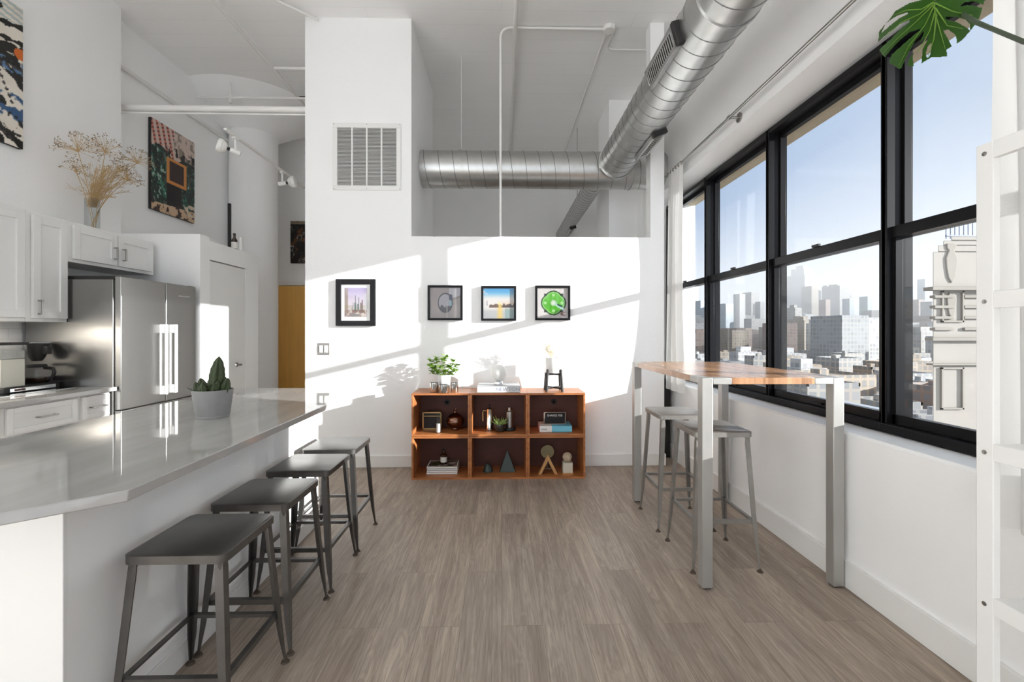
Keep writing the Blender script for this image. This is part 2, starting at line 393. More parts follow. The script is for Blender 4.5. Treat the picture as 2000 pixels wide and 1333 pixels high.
def art(name, o, ux, uz, nx, nz, fn, parent, thick=None):
    """picture surface spanned by vectors ux, uz from corner o, coloured by fn(u, v)"""
    o0 = org(parent); o = Vector(o); ux = Vector(ux); uz = Vector(uz)
    U, V = np.meshgrid(np.linspace(0, 1, nx), np.linspace(0, 1, nz))
    cols = np.clip(fn(U, V, ux.length/uz.length), 0, 1)
    vs = [tuple(o-o0+ux*float(u)+uz*float(v)) for u, v in zip(U.ravel(), V.ravel())]
    fs = [(j*nx+i, j*nx+i+1, (j+1)*nx+i+1, (j+1)*nx+i) for j in range(nz-1) for i in range(nx-1)]
    me = bpy.data.meshes.new(name); me.from_pydata(vs, [], fs); me.materials.append(M['art'])
    ca = me.color_attributes.new('Col', 'FLOAT_COLOR', 'POINT')
    lin = np.where(cols <= .04045, cols/12.92, ((cols+.055)/1.055)**2.4).reshape(-1, 3)
    ca.data.foreach_set('color', np.concatenate([lin, np.ones((len(lin), 1))], 1).ravel().astype(np.float32))
    ob = bpy.data.objects.new(name, me); C.objects.link(ob); ob.parent = parent
    return ob
def lay(base, mask, col):
    m = np.clip(mask, 0, 1)[..., None]; return base*(1-m)+np.array(col)*m
def sstep(a, b, x):
    t = np.clip((x-a)/(b-a), 0, 1); return t*t*(3-2*t)
def text(name, s, size, loc, rot, mat, parent, depth=.0006, label=None):
    cu = bpy.data.curves.new(name, 'FONT'); cu.body = s; cu.size = size; cu.extrude = depth; cu.align_x = 'CENTER'; cu.align_y = 'CENTER'
    t = bpy.data.objects.new('tmp', cu); C.objects.link(t)
    dg = bpy.context.evaluated_depsgraph_get(); me = bpy.data.meshes.new_from_object(t.evaluated_get(dg))
    bpy.data.objects.remove(t)
    me.transform(Matrix.Translation(Vector(loc)-org(parent)) @ rot.to_4x4()); me.materials.clear(); me.materials.append(mat)
    o = bpy.data.objects.new(name, me); C.objects.link(o); o.parent = parent
    if label: o['label'] = label
    return o
RX = Matrix.Rotation(PI/2, 3, 'X')      # text facing -Y

# ================================================================== THE ROOM
YB = 4.34; CEIL = 4.40; XR = 1.80; XL = -3.61; XL2 = -3.76
struct('floor', MB().box(-3.81, 1.80, -1.4, 8.5, -.12, 0), M['floor'])
struct('floor_rear_bounce', MB().box(-3.81, 1.80, -10, -1.4, -.12, 0), M['wall'])  # unseen floor, made white to bounce light up to the ceiling
struct('ceiling', MB().box(-4.4, 2.4, -10, 8.6, CEIL, CEIL+.25), M['ceiling'])
struct('wall_left', MB().box(XL-.2, XL, -10, 4.262, 0, CEIL), M['wall'])
struct('wall_left_hall', MB().box(XL2-.2, XL2, 4.262, 7.4, 0, CEIL), M['wall'])
# partition: mechanical closet mass, half wall with opening over it, right pier
mb = MB().prism([(-1.917, YB), (1.614, YB), (1.614, YB+.13), (-.886, YB+.13), (-.886, 5.68), (-1.917, 5.68)], 0, 2.265)
mb.prism([(-1.917, YB), (-.886, YB), (-.886, 5.68), (-1.917, 5.68)], 2.265, CEIL)
mb.box(1.476, 1.614, YB, YB+.13, 2.265, CEIL)
struct('wall_back', mb, M['wall'])
struct('wall_far_bedroom', MB().box(-1.9, 2.4, 8.3, 8.5, 0, CEIL), M['wall'])
struct('wall_far_hall', MB().box(-3.76, -1.9, 7.15, 7.3, 0, CEIL), M['wall'])
struct('wall_hall_side', MB().box(-2.0, -1.90, 5.68, 8.3, 0, CEIL), M['wall'])
# window wall: below the sill, above the heads, solid towards the camera, pilaster in the bedroom
SILL = .805; HEAD = 2.87
mb = MB().prism([(XR, 0), (2.35, 0), (2.35, SILL-.02), (2.03, SILL-.0), (XR+.012, SILL), (XR, SILL-.012)], -.78, 8.3, 'y')
struct('wall_right_lower', mb, M['wall'])
mb = MB().prism([(XR, HEAD+.02), (XR, CEIL), (2.35, CEIL), (2.35, HEAD), (2.0, HEAD)], -.78, 8.3, 'y')
struct('wall_right_upper', mb, M['wall'])
struct('wall_right_near', MB().box(XR, 2.35, -.78, -.30, SILL, HEAD).box(XR, 2.35, -10, -.78, 0, .15).box(XR, 2.35, -10, -.78, 4.2, CEIL).box(XR, 2.35, -10, -9.8, .15, 4.2), M['wall'])
struct('wall_rear', MB().box(-3.9, 2.4, -10.2, -10, 0, .2).box(-3.9, 2.4, -10.2, -10, 4.2, CEIL).box(-3.9, -3.4, -10.2, -10, .2, 4.2).box(1.6, 2.4, -10.2, -10, .2, 4.2), M['wall'])  # unseen rear wall, its big opening added to let sky light in
struct('wall_right_bedroom', MB().box(1.42, 2.35, 5.80, 6.43, SILL, CEIL).box(XR, 2.35, 5.30, 5.80, SILL, HEAD+.02).box(XR, 2.35, 6.43, 8.3, SILL, HEAD+.02), M['wall'])
M['stone'] = mat('limestone', (.46, .38, .27), .85, noise=.15, nscale=6, bump=.4, bscale=30)
struct('trim_1', MB().box(2.13, 2.36, .2, 5.32, HEAD-.004, HEAD+.03).box(2.13, 2.36, .2, 5.32, SILL-.03, SILL+.035), M['stone'])
# baseboards
def bb(name, *boxes):
    mb = MB()
    for b in boxes: mb.box(*b)
    struct(name, mb, M['trim'], .004)
bb('baseboard_right', (1.782, XR, -10, 5.79, 0, .14))
bb('baseboard_back', (-1.93, 1.614, YB-.014, YB, 0, .115), (1.614, 1.628, YB-.014, YB+.13, 0, .115))
bb('baseboard_left', (-3.61, -3.596, -10, 0.2, 0, .115))
# mushroom column
mb = MB().lathe([(.298, 0), (.298, 4.0), (.31, 4.03), (.86, 4.385), (.88, CEIL)], (-3.44, 6.2, 0), 56)
struct('wall_column', mb, M['wall'])
# shallow ceiling beams
# pantry enclosure
PX = -2.876
mb = MB().box(XL2, PX, 4.268, 4.401, 0, 2.262)
mb.box(PX-.10, PX-.004, 4.401, 4.414, 0, 2.225).box(PX-.10, PX-.004, 5.028, 5.275, 0, 2.225).box(PX-.10, PX-.004, 4.414, 5.028, 2.042, 2.225)
mb.box(XL2, PX-.10, 4.401, 5.275, 2.13, 2.225).box(XL2, PX-.10, 5.20, 5.275, 0, 2.13)
struct('wall_pantry', mb, M['wall'])
d = struct('door_1', MB().box(PX-.045, PX-.010, 4.419, 5.023, .01, 2.030), M['trim'], .002)
MB().cyl((PX-.012, 4.86, .97), (PX+.045, 4.86, .97), .011).cyl((PX+.042, 4.865, .97), (PX+.042, 4.76, .975), .008).cyl((PX-.012, 4.86, .97), (PX-.004, 4.86, .97), .024).build('door_handle', M['nickel'], d)
# hall door
d = struct('door_2', MB().box(-3.60, -2.68, 7.10, 7.148, .01, 2.06), M['tandoor'], .002)
MB().box(-3.66, -3.605, 7.09, 7.15, 0, 2.12).box(-2.675, -2.62, 7.09, 7.15, 0, 2.12).box(-3.66, -2.62, 7.09, 7.15, 2.065, 2.12).build('door_frame', M['trim'], d, .003)
for z in (.25, 1.02, 1.78):
    MB().cyl((-3.602, 7.085, z-.05), (-3.602, 7.085, z+.05), .011, n=10).build('hinge', M['nickel'], d)

# ------------------------------------------------------------------ windows
def window(k, y0, y1):
    mb = MB()
    xi, xo = 1.985, 2.125
    z0, z1 = SILL+.005, HEAD-.03
    m = .031
    mb.box(xi, xo, y0-m, y0+m*.2, z0, z1)
    mb.box(xi+.02, xo, y0, y0+.024, z0, z1).box(xi, xo, y1-.024, y1, z0, z1)
    mb.box(xi, xo, y0, y1, z1-.035, z1).box(xi-.015, xo, y0, y1, z0, z0+.045)
    f = struct('window_%d' % k, mb, M['black'], .003)
    a, b = y0+.024, y1-.024
    zm = 1.843
    # upper sash further out
    s = MB().box(2.065, 2.105, a, a+.022, zm-.025, z1-.035).box(2.065, 2.105, b-.022, b, zm-.025, z1-.035).box(2.065, 2.105, a, b, z1-.068, z1-.035).box(2.065, 2.105, a, b, zm-.028, zm+.022)
    u = s.build('upper_sash', M['black'], f, .002)
    MB().box(2.083, 2.087, a+.02, b-.02, zm+.02, z1-.066).build('pane', M['glass'], u, smooth=0)
    s = MB().box(2.015, 2.055, a, a+.026, z0+.045, zm+.025).box(2.015, 2.055, b-.026, b, z0+.045, zm+.025).box(2.015, 2.055, a, b, z0+.045, z0+.095).box(2.010, 2.055, a, b, zm-.03, zm+.028)
    l = s.build('lower_sash', M['black'], f, .002)
    MB().box(2.033, 2.037, a+.024, b-.024, z0+.093, zm-.028).build('pane', M['glass'], l, smooth=0)
    MB().box(1.998, 2.012, (a+b)/2-.05, (a+b)/2+.05, z0+.058, z0+.070).build('sash_lift', M['black'], l, .002)
    MB().box(1.992, 2.012, (a+b)/2-.03, (a+b)/2+.03, zm+.026, zm+.042).build('sash_lock', M['blackm'], l, .003)
ym = [.247, 1.252, 2.257, 3.262, 4.267, 5.272]
for k in range(5): window(k+1, ym[k], ym[k+1])
for k in range(6):      # unseen tall windows added behind the camera to bring in more sun
    ya_ = -9.8+k*1.5; mb = MB().box(2.0, 2.1, ya_, ya_+.05, .15, 4.2).box(2.0, 2.1, ya_+1.46, ya_+1.51, .15, 4.2).box(2.0, 2.1, ya_+.05, ya_+1.46, .15, .20).box(2.0, 2.1, ya_+.05, ya_+1.46, 4.15, 4.2).box(2.0, 2.1, ya_+.05, ya_+1.46, 2.1, 2.15)
    f_ = struct('window_%d' % (6+k), mb, M['black'])
    MB().box(2.04, 2.046, ya_+.05, ya_+1.46, .2, 4.15).build('pane', M['glass'], f_, smooth=0)
struct('wall_right_pier', MB().box(1.985, 2.125, -.30, .216, SILL, HEAD), M['wall'])

# ------------------------------------------------------------------ curtain rod and curtains
rod = empty('curtain_rod', (1.72, 3.29, 2.95), 'long thin grey steel curtain rod on brackets above the windows', 'curtain rod')
MB().cyl((1.72, -.6, 2.95), (1.72, 4.56, 2.95), .0105, n=12).build('rod', M['nickel'], rod)
for y in (3.29, .2):
    MB().cyl((1.80, y, 2.95), (1.79, y, 2.95), .036, n=24).cyl((1.80, y, 2.95), (1.722, y, 2.95), .010, n=12).cyl((1.72, y-.012, 2.95), (1.72, y+.012, 2.95), .017, n=16).build('bracket', M['nickel'], rod)
MB().cyl((1.72, 4.56, 2.95), (1.72, 4.60, 2.95), .018, n=16).build('finial', M['nickel'], rod)
def curtain(y0, y1, z0, z1, n, seedv, label, taper=None):
    c = empty('curtain', (1.72, (y0+y1)/2, z1), label, 'curtain')
    nu, nv = 140, 26; vs = []; fs = []
    rng = random.Random(seedv); ph = [rng.uniform(0, 6) for _ in range(6)]
    for j in range(nv):
        t = j/(nv-1); z = z1+(z0-z1)*t
        for i in range(nu):
            u = i/(nu-1)
            ya, yb_ = (y0, y1) if not taper else (y0+taper(t), y1)
            y = ya+(yb_-ya)*u
            amp = .012+.020*t
            x = 1.72+amp*math.sin(2*PI*n*u+ph[0]+.5*math.sin(3*t+ph[1]))+.010*t*math.sin(2*PI*n*.43*u+ph[2]+2*t)
            zz = z+(.006*math.sin(2*PI*n*u+ph[3]) if j == nv-1 else 0)
            vs.append((x, y+.006*t*math.sin(9*u*n+ph[4]), zz))
    for j in range(nv-1):
        for i in range(nu-1):
            b = j*nu+i; fs.append((b, b+1, b+nu+1, b+nu))
    MB().add(vs, fs).build('drape', M['sheer'], c, smooth=80)
    for i in range(int(n)+1):
        y = y0+.02+(y1-y0-.04)*i/int(n)
        MB().cyl((1.72, y-.003, 2.95), (1.72, y+.003, 2.95), .020, n=14).build('ring', M['nickel'], c)
curtain(4.16, 4.50, .745, 2.975, 5, 3, 'white sheer curtain gathered in the far corner by the half wall', lambda t: .05*math.sin(t*2.6)-.05*t*t)
curtain(-.10, 1.500, .662, 2.975, 13, 5, 'sheer grey-white curtain hanging behind the white shelving unit', None)

# ------------------------------------------------------------------ spiral ducts
def duct(name, p0, p1, r, label, pitch=.13, par=None, turns0=0):
    p0 = Vector(p0); p1 = Vector(p1)
    t = empty(name, p0, label, 'duct')
    mb = MB().cyl(p0, p1, r, n=56, caps=True)
    mb.build('pipe', M['galv'], t, smooth=50)
    d = (p1-p0).normalized(); a = d.orthogonal().normalized(); b = d.cross(a); ln = (p1-p0).length
    n = int(ln/pitch*30); pts = []
    for i in range(n):
        s = ln*i/(n-1); th = 2*PI*s/pitch
        pts.append(p0+d*s+(a*math.cos(th)+b*math.sin(th))*(r+.0003))
    MB().tube(pts, .0030, 6).build('spiral_seam', M['seam'], t)
    return t
LX, LZ = 1.225, 3.15
big = duct('spiral_duct', (LX, -5.9, LZ), (LX, 4.72, LZ), .182, 'large galvanised spiral duct running overhead towards the camera', .128)
cross = duct('spiral_duct', (-.885, 4.92, 3.135), (1.80, 4.92, 3.135), .200, 'galvanised spiral duct running crosswise above the half wall', .155)
small = duct('spiral_duct', (1.135, 5.12, 3.15), (1.135, 8.29, 3.15), .108, 'narrower spiral duct continuing beyond the half wall into the bedroom', .10)
def collar(par, c, ax, r):
    c = Vector(c); ax = Vector(ax)
    MB().cyl(c-ax*.012, c+ax*.012, r+.008, n=56).build('joint_band', M['galv'], par, smooth=50)
collar(big, (LX, 2.35, LZ), (0, 1, 0), .182); collar(big, (LX, 4.66, LZ), (0, 1, 0), .186)
collar(cross, (-.45, 4.92, 3.135), (1, 0, 0), .2); collar(cross, (1.45, 4.92, 3.135), (1, 0, 0), .2)
MB().cyl((-.45, 4.92, 3.33), (-.45, 4.92, CEIL), .003, n=8).build('hanger_rod', M['lamp'], cross)
for y in (.8, 2.35): MB().cyl((LX, y, LZ+.18), (LX, y, CEIL), .004, n=8).build('hanger_rod', M['nickel'], big)
for y in (6.6,): MB().cyl((1.135, y, 3.25), (1.135, y, CEIL), .004, n=8).build('hanger_rod', M['nickel'], small)
def vent(name, cx, cz, r, ang, y0, y1, wd, label, nsl=11, cross_slats=False):
    # ang: direction from the duct axis, degrees, 0 = +X, -90 = down
    t = math.radians(ang); n = Vector((math.cos(t), 0, math.sin(t))); u = Vector((-math.sin(t), 0, math.cos(t)))
    c = Vector((cx, (y0+y1)/2, cz))+n*(r-.004)
    v = empty(name, c, label, 'vent')
    R = Matrix((u, Vector((0, 1, 0)), n)).transposed()
    ln = y1-y0; h = .034
    fr = MB()
    for sgn in (-1, 1):
        fr.obox(c+u*sgn*(wd/2-.012)+n*h/2, (.024, ln, h), R)
        fr.obox(c+Vector((0, sgn*(ln/2-.012), 0))+n*h/2, (wd, .024, h), R)
    fr.build('frame', M['galv'], v, .002)
    MB().obox(c+n*.014, (wd-.03, ln-.03, .02), R).build('damper', M['duct_in'], v)
    for k in range(nsl):
        s = -ln/2+.035+(ln-.07)*k/(nsl-1)
        Rt = R @ Matrix.Rotation(.5, 3, 'X')
        MB().obox(c+Vector((0, s, 0))+n*.028, (wd-.045, .007, .0015), Rt).build('slat', M['galv'], v)
    sc = MB(); sc.obox(c+Vector((0, -ln/2-.018, 0))+n*.014, (wd+.004, .036, .050), R)
    sc.build('scoop', M['blackm'], v, .006)
vent('duct_register', LX, LZ, .182, 196, 2.60, 3.08, .135, 'long slatted register on the left side of the overhead duct', 16)
vent('duct_register', LX, LZ, .182, -66, 3.63, 4.10, .125, 'short slatted register on the underside of the overhead duct', 9)
vent('duct_register', 1.135, 3.15, .108, -75, 7.2, 7.6, .10, 'small register on the narrow bedroom duct just above the half wall', 6)

# ------------------------------------------------------------------ pipes, conduit, track
def pipe(name, pts, r, label, cat='pipe', m='lamp', bends=True, n=12):
    pts = [Vector(p) for p in pts]; out = [pts[0]]
    for i in range(1, len(pts)-1):
        a = (pts[i-1]-pts[i]); b = (pts[i+1]-pts[i]); k = min(.09, a.length/2, b.length/2); a.normalize(); b.normalize()
        for s in range(7):
            t = s/6; out.append((pts[i]+a*k)*(1-t)**2+pts[i]*2*t*(1-t)+(pts[i]+b*k)*t*t)
    out.append(pts[-1])
    return tag(MB().tube(out, r, n).build(name, M[m], smooth=60), label, cat)
pipe('sprinkler_pipe', [(.135, -5.9, 4.345), (.135, 8.28, 4.345)], .022, 'thick white pipe along the ceiling left of the vertical conduit')
c0 = empty('conduit', (-.012, YB+.06, 2.265), 'thin white conduit rising from the half wall to the ceiling', 'conduit')
mb = MB(); pts = []
for i in range(9):
    t = i/8*PI/2; pts.append((-.012+.10*(1-math.cos(t)), YB+.06, 4.27+.10*math.sin(t)))
mb.tube([(-.012, YB+.06, 2.266)]+pts+[(1.02, YB+.06, 4.37)], .0125, 12).build('tube', M['lamp'], c0, smooth=60)
MB().lathe([(.024, 0), (.024, .012), (.014, .018)], (-.012, YB+.06, 2.2655), 16).build('floor_flange', M['lamp'], c0)
tag(MB().lathe([(.0, 0), (.062, 0), (.062, .045), (.055, .05), (0, .05)], (1.08, YB+.06, CEIL-.0505), 8).build('junction_box', M['lamp'], bevel=.003), 'small octagonal junction box on the ceiling left of the duct', 'junction box')
pipe('conduit', [(1.065, YB+.13, 4.385), (1.065, 8.28, 4.385)], .010, 'thin conduit running away along the ceiling from the junction box')
pipe('conduit', [(1.13, YB+.12, 4.385), (1.13, 4.74, 4.385), (1.60, 4.74, 4.385)], .009, 'short bent conduit right of the ceiling junction box')
pipe('sprinkler_pipe', [(-2.56, -5.9, 4.28), (-2.56, 7.1, 4.28)], .020, 'thick white pipe running along the ceiling above the island')
pipe('sprinkler_pipe', [(-2.54, 4.98, 4.275), (-1.96, 4.98, 4.275)], .018, 'short white branch pipe at the ceiling beside the closet wall')
pipe('sprinkler_pipe', [(-2.17, 3.98, 4.36), (-1.78, 4.32, 4.36)], .012, 'short dark-shadowed pipe slanting to the closet wall corner')
pipe('water_pipe', [(XL2, 4.40, at(430, 213, Y=4.40).z), (-1.93, 4.40, at(430, 213, Y=4.40).z)], .030, 'thick white horizontal pipe crossing above the fridge', n=16)
pipe('water_pipe', [(XL2, 4.39, at(430, 222.5, Y=4.39).z), (-1.93, 4.39, at(430, 222.5, Y=4.39).z)], .008, 'thin white pipe just under the thick horizontal one')
pipe('water_pipe', [(-3.70, 5.42, 4.17), (-1.98, 5.42, 4.17)], .014, 'thin white horizontal pipe hung in front of the column capital')
tag(MB().cyl((-3.29, 5.42, 4.17), (-3.29, 5.42, CEIL), .012, n=10).cyl((-3.29, 5.42, 4.10), (-3.29, 5.42, 4.20), .02, n=12).build('pipe_hanger', M['lamp']), 'white vertical hanger rod holding the thin horizontal pipe', 'hanger')
pipe('conduit', [(-3.735, 4.30, 3.935), (-3.735, 7.14, 3.935)], .020, 'white conduit clipped along the left hall wall above the green picture')
h = empty('fire_sprinkler', (-2.44, 5.6, 4.285), 'small black sprinkler head under the ceiling pipe', 'sprinkler')
MB().cyl((-2.44, 5.6, 4.285), (-2.44, 5.6, 4.225), .010, n=10).cyl((-2.56, 5.6, 4.28), (-2.43, 5.6, 4.28), .012, n=10).build('stem', M['blackm'], h)
MB().cyl((-2.44, 5.6, 4.225), (-2.44, 5.6, 4.215), .030, n=16).build('deflector', M['blackm'], h)
# track with two spot heads
tr = empty('light_track', (-2.6, 5.2, 3.235), 'white ceiling track bar over the pantry with two spot heads', 'track light')
MB().box(-2.615, -2.585, 4.20, 7.1, 3.225, 3.247).build('rail', M['lamp'], tr, .002)
for y in (6.4,): MB().cyl((-2.6, y, 3.247), (-2.6, y, CEIL), .0045, n=8).build('suspension_rod', M['lamp'], tr)
def head(y, dirv, label):
    a = empty('track_spotlight', (-2.6, y, 3.225), label, 'spotlight')
    MB().cyl((-2.6, y, 3.225), (-2.6, y, 3.10), .011, n=10).box(-2.618, -2.582, y-.03, y+.03, 3.205, 3.2252).build('arm', M['lamp'], a, .002)
    p = Vector((-2.6, y, 3.085)); d = Vector(dirv).normalized()
    MB().cyl(p-d*.045, p+d*.045, .024, .024, n=20).build('lamp_housing', M['lamp'], a, .004)
    MB().cyl(p+d*.045, p+d*.07, .016, .016, n=16).build('lamp_neck', M['blackm'], a)
    MB().cyl(p+d*.07, p+d*.11, .034, .066, n=28).cyl(p+d*.11, p+d*.150, .068, .064, n=28).build('lamp_shade', M['globe'], a, .006)
head(4.36, (-.80, -.45, .28), 'white round spotlight at the near end of the ceiling track')
head(5.28, (.9, .1, .18), 'white spotlight farther along the ceiling track')

# return air grille on the closet wall
g = empty('return_grille', (-1.316, YB, 3.04), 'large white return air grille on the closet wall', 'vent grille')
mb = MB(); x0, x1, z0, z1 = -1.648, -.986, 2.712, 3.366
mb.box(x0, x1, YB-.012, YB, z1-.045, z1).box(x0, x1, YB-.012, YB, z0, z0+.045).box(x0, x0+.045, YB-.012, YB, z0+.045, z1-.045).box(x1-.045, x1, YB-.012, YB, z0+.045, z1-.045)
mb.build('frame', M['trim'], g, .003)
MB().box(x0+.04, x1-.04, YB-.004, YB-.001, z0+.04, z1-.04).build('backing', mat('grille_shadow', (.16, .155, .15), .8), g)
wd = (x1-x0-.09)
for k in (1, 2, 3):
    xx = x0+.045+wd*k/4
    MB().box(xx-.008, xx+.008, YB-.014, YB-.002, z0+.04, z1-.04).build('divider', M['trim'], g, .002)
ns = 42
for k in range(ns):
    zz = z0+.052+(z1-z0-.104)*k/(ns-1)
    MB().obox((x0+x1)/2 and ((x0+x1)/2, YB-.0075, zz), (wd, .011, .0014), Matrix.Rotation(.75, 3, 'X')).build('louver', M['trim'], g)
for xx, zz in ((x0+.012, z1-.012), ((x0+x1)/2, z1-.012), (x1-.012, z1-.012), (x0+.012, z0+.012), ((x0+x1)/2, z0+.012), (x1-.012, z0+.012)):
    MB().cyl((xx, YB-.0145, zz), (xx, YB-.011, zz), .004, n=10).build('screw', M['nickel'], g)
# light switch
sw = empty('light_switch', (-1.737, YB, 1.158), 'two-gang rocker light switch in a steel plate on the back wall', 'light switch')
MB().box(-1.796, -1.679, YB-.006, YB, 1.100, 1.217).build('plate', mat('switch_plate', (.20, .19, .18), .45), sw, .003)
for x in (-1.762, -1.713): MB().box(x-.017, x+.017, YB-.011, YB-.004, 1.124, 1.193).build('rocker', M['white'], sw, .003)

# ================================================================== KITCHEN
CX = -3.25
def pull(par, c, ax, ln, out=.030, name='handle', mt='nickel', rr=.005):
    """bar pull: c centre on the door face, ax axis of the bar, stands out along +X"""
    c = Vector(c); ax = Vector(ax)
    mb = MB()
    o = Vector((out, 0, 0)); e = ax*(ln/2)
    sq = Matrix.Identity(3)
    mb.obox(c+o, [abs(v)*ln+rr*2*(1-abs(v)) for v in ax], sq)
    for s in (-1, 1):
        mb.obox(c+o*.5+e*s*.92, (out, rr*2, rr*2), sq)
    return mb.build(name, M[mt], par, .0015)
def shaker(mb, x, y0, y1, z0, z1, fr=.052, th=.02):
    mb.box(x-th, x, y0, y0+fr, z0, z1).box(x-th, x, y1-fr, y1, z0, z1)
    mb.box(x-th, x, y0+fr, y1-fr, z0, z0+fr).box(x-th, x, y0+fr, y1-fr, z1-fr, z1)
    mb.box(x-th, x-.011, y0+fr-.002, y1-fr+.002, z0+fr-.002, z1-fr+.002)
    return mb
def cab(label, y0, y1, z0, z1, doors, xb=XL, xf=CX, drawer=None, toe=False):
    c = empty('kitchen_cabinet', (xb, (y0+y1)/2, z0), label, 'cabinet')
    mb = MB().box(xb+.002, xf-.021, y0+.001, y1-.001, z0+(.10 if toe else 0), z1)
    if toe: mb.box(xb+.002, xf-.10, y0+.001, y1-.001, 0, .10)
    mb.build('cabinet_body', M['cab'], c, .0015)
    for d in doors:
        a, b, q0, q1, hy, hz, ver = d
        dd = shaker(MB(), xf, a, b, q0, q1).build('door', M['cab'], c, .0015)
        if hy is not None: pull(dd, (xf-.002, hy, hz), (0, 0, 1) if ver else (0, 1, 0), .10)
    if drawer:
        a, b, q0, q1 = drawer
        dd = shaker(MB(), xf, a, b, q0, q1, .034).build('drawer', M['cab'], c, .0015)
        pull(dd, (xf-.002, (a+b)/2, (q0+q1)/2), (0, 1, 0), .115)
    return c
T = 2.166
cab('tall white upper cabinet at the left edge of the picture', 2.30, 3.10, 1.40, T, [(2.325, 2.695, 1.425, 2.142, 2.655, 1.50, True), (2.71, 3.082, 1.425, 2.142, 2.75, 1.50, True)])
cab('narrow white upper cabinet beside the fridge recess', 3.10, 3.390, 1.40, T, [(3.132, 3.376, 1.425, 2.142, 3.165, 1.50, True)])
cab('short two-door white cabinet above the fridge', 3.390, 4.215, 1.859, T, [(3.425, 3.800, 1.885, 2.142, 3.770, 1.985, True), (3.818, 4.185, 1.885, 2.142, 3.855, 1.985, True)])
BX = -2.93
cab('white base cabinet with drawer at the left edge of the counter', 1.75, 2.655, 0, .884, [(1.78, 2.20, .12, .69, 2.16, .6, True), (2.22, 2.64, .12, .69, 2.26, .6, True)], xf=BX, drawer=(1.78, 2.64, .71, .868), toe=True)
cab('white base cabinet with a wide drawer under the coffee maker', 2.655, 3.130, 0, .884, [(2.680, 3.112, .12, .69, 2.73, .6, True)], xf=BX, drawer=(2.680, 3.112, .71, .868), toe=True)
cab('narrow white base cabinet with a small drawer next to the fridge', 3.130, 3.383, 0, .884, [(3.150, 3.362, .12, .69, 3.19, .6, True)], xf=BX, drawer=(3.150, 3.362, .71, .868), toe=True)
tag(MB().box(XL+.002, -2.895, 1.75, 3.384, .884, .914).build('countertop', M['quartz'], bevel=.003), 'long grey quartz worktop along the kitchen wall', 'countertop')
struct('trim_3', MB().box(XL, XL+.008, 1.75, 3.39, .914, 1.40), M['tile'])
uc = empty('under_cabinet_light', (-3.45, 2.5, 1.40), 'slim lit light strip under the upper cabinet', 'light')
MB().box(-3.50, -3.42, 2.35, 2.98, 1.382, 1.3995).build('housing', M['lamp'], uc, .002)
MB().box(-3.49, -3.43, 2.37, 2.96, 1.378, 1.3825).build('diffuser', mat('light_diffuser', (.9, .9, .85), .5, emit=(1, .93, .82), es=6), uc)
al = bpy.data.lights.new('under_cabinet_lamp', 'AREA'); al.shape = 'RECTANGLE'; al.size = .05; al.size_y = .58; al.energy = 9; al.color = (1, .93, .83)
ao = bpy.data.objects.new('under_cabinet_lamp', al); C.objects.link(ao); ao.parent = uc; ao.location = Vector((-3.46, 2.665, 1.375))-ORG[uc.name]

# fridge
fx, y0, y1 = -2.874, 3.394, 4.212
fr = empty('refrigerator', (-3.2, 3.80, 0), 'stainless steel french-door refrigerator beside the pantry', 'refrigerator')
MB().box(XL+.03, -2.935, y0, y1-.01, .03, 1.725).build('cabinet_body', M['steelside'], fr, .004)
MB().box(-3.30, -2.88, y0+.01, y0+.09, 1.725, 1.752).build('hinge_cover', M['blackm'], fr, .004)
MB().box(-3.30, -2.88, y1-.09, y1-.02, 1.725, 1.752).build('hinge_cover', M['blackm'], fr, .004)
MB().box(-2.935, -2.922, y0+.006, y1-.012, .05, 1.72).build('door_gasket', M['blackm'], fr)
ymid = 3.838
for a, b in ((y0, ymid-.003), (ymid+.003, y1-.006)):
    dr = MB().box(-2.922, fx, a, b, .735, 1.748).build('door', M['steel'], fr, .006, seg=3)
    hy = ymid-.055 if b < ymid else ymid+.055
    mb = MB().box(fx+.040, fx+.052, hy-.014, hy+.014, .80, 1.39)
    mb.box(fx-.002, fx+.050, hy-.012, hy+.012, .80, .872).box(fx-.002, fx+.050, hy-.012, hy+.012, 1.318, 1.39)
    mb.box(fx-.002, fx+.004, hy-.014, hy+.014, .80, 1.39)
    mb.build('handle', M['trim'], dr, .003, label='bar handle with its sunlit white painted in')  # white paint on these steel handles stands in for sunlight
for a, b in ((.075, .385), (.391, .729)):
    dr = MB().box(-2.922, fx, y0, y1-.006, a, b).build('freezer_drawer', M['steel'], fr, .006, seg=3)
    MB().box(fx+.040, fx+.054, y0+.10, y1-.10, b-.075, b-.050).box(fx-.002, fx+.05, y0+.10, y0+.13, b-.072, b-.053).box(fx-.002, fx+.05, y1-.13, y1-.10, b-.072, b-.053).build('handle', M['steel'], dr, .003)
MB().box(fx-.001, fx+.0012, 3.985, 4.125, 1.642, 1.652).build('badge', M['chrome'], fr)
MB().box(XL+.05, -2.95, y0+.03, y1-.03, 0, .035).build('plinth', M['blackm'], fr)

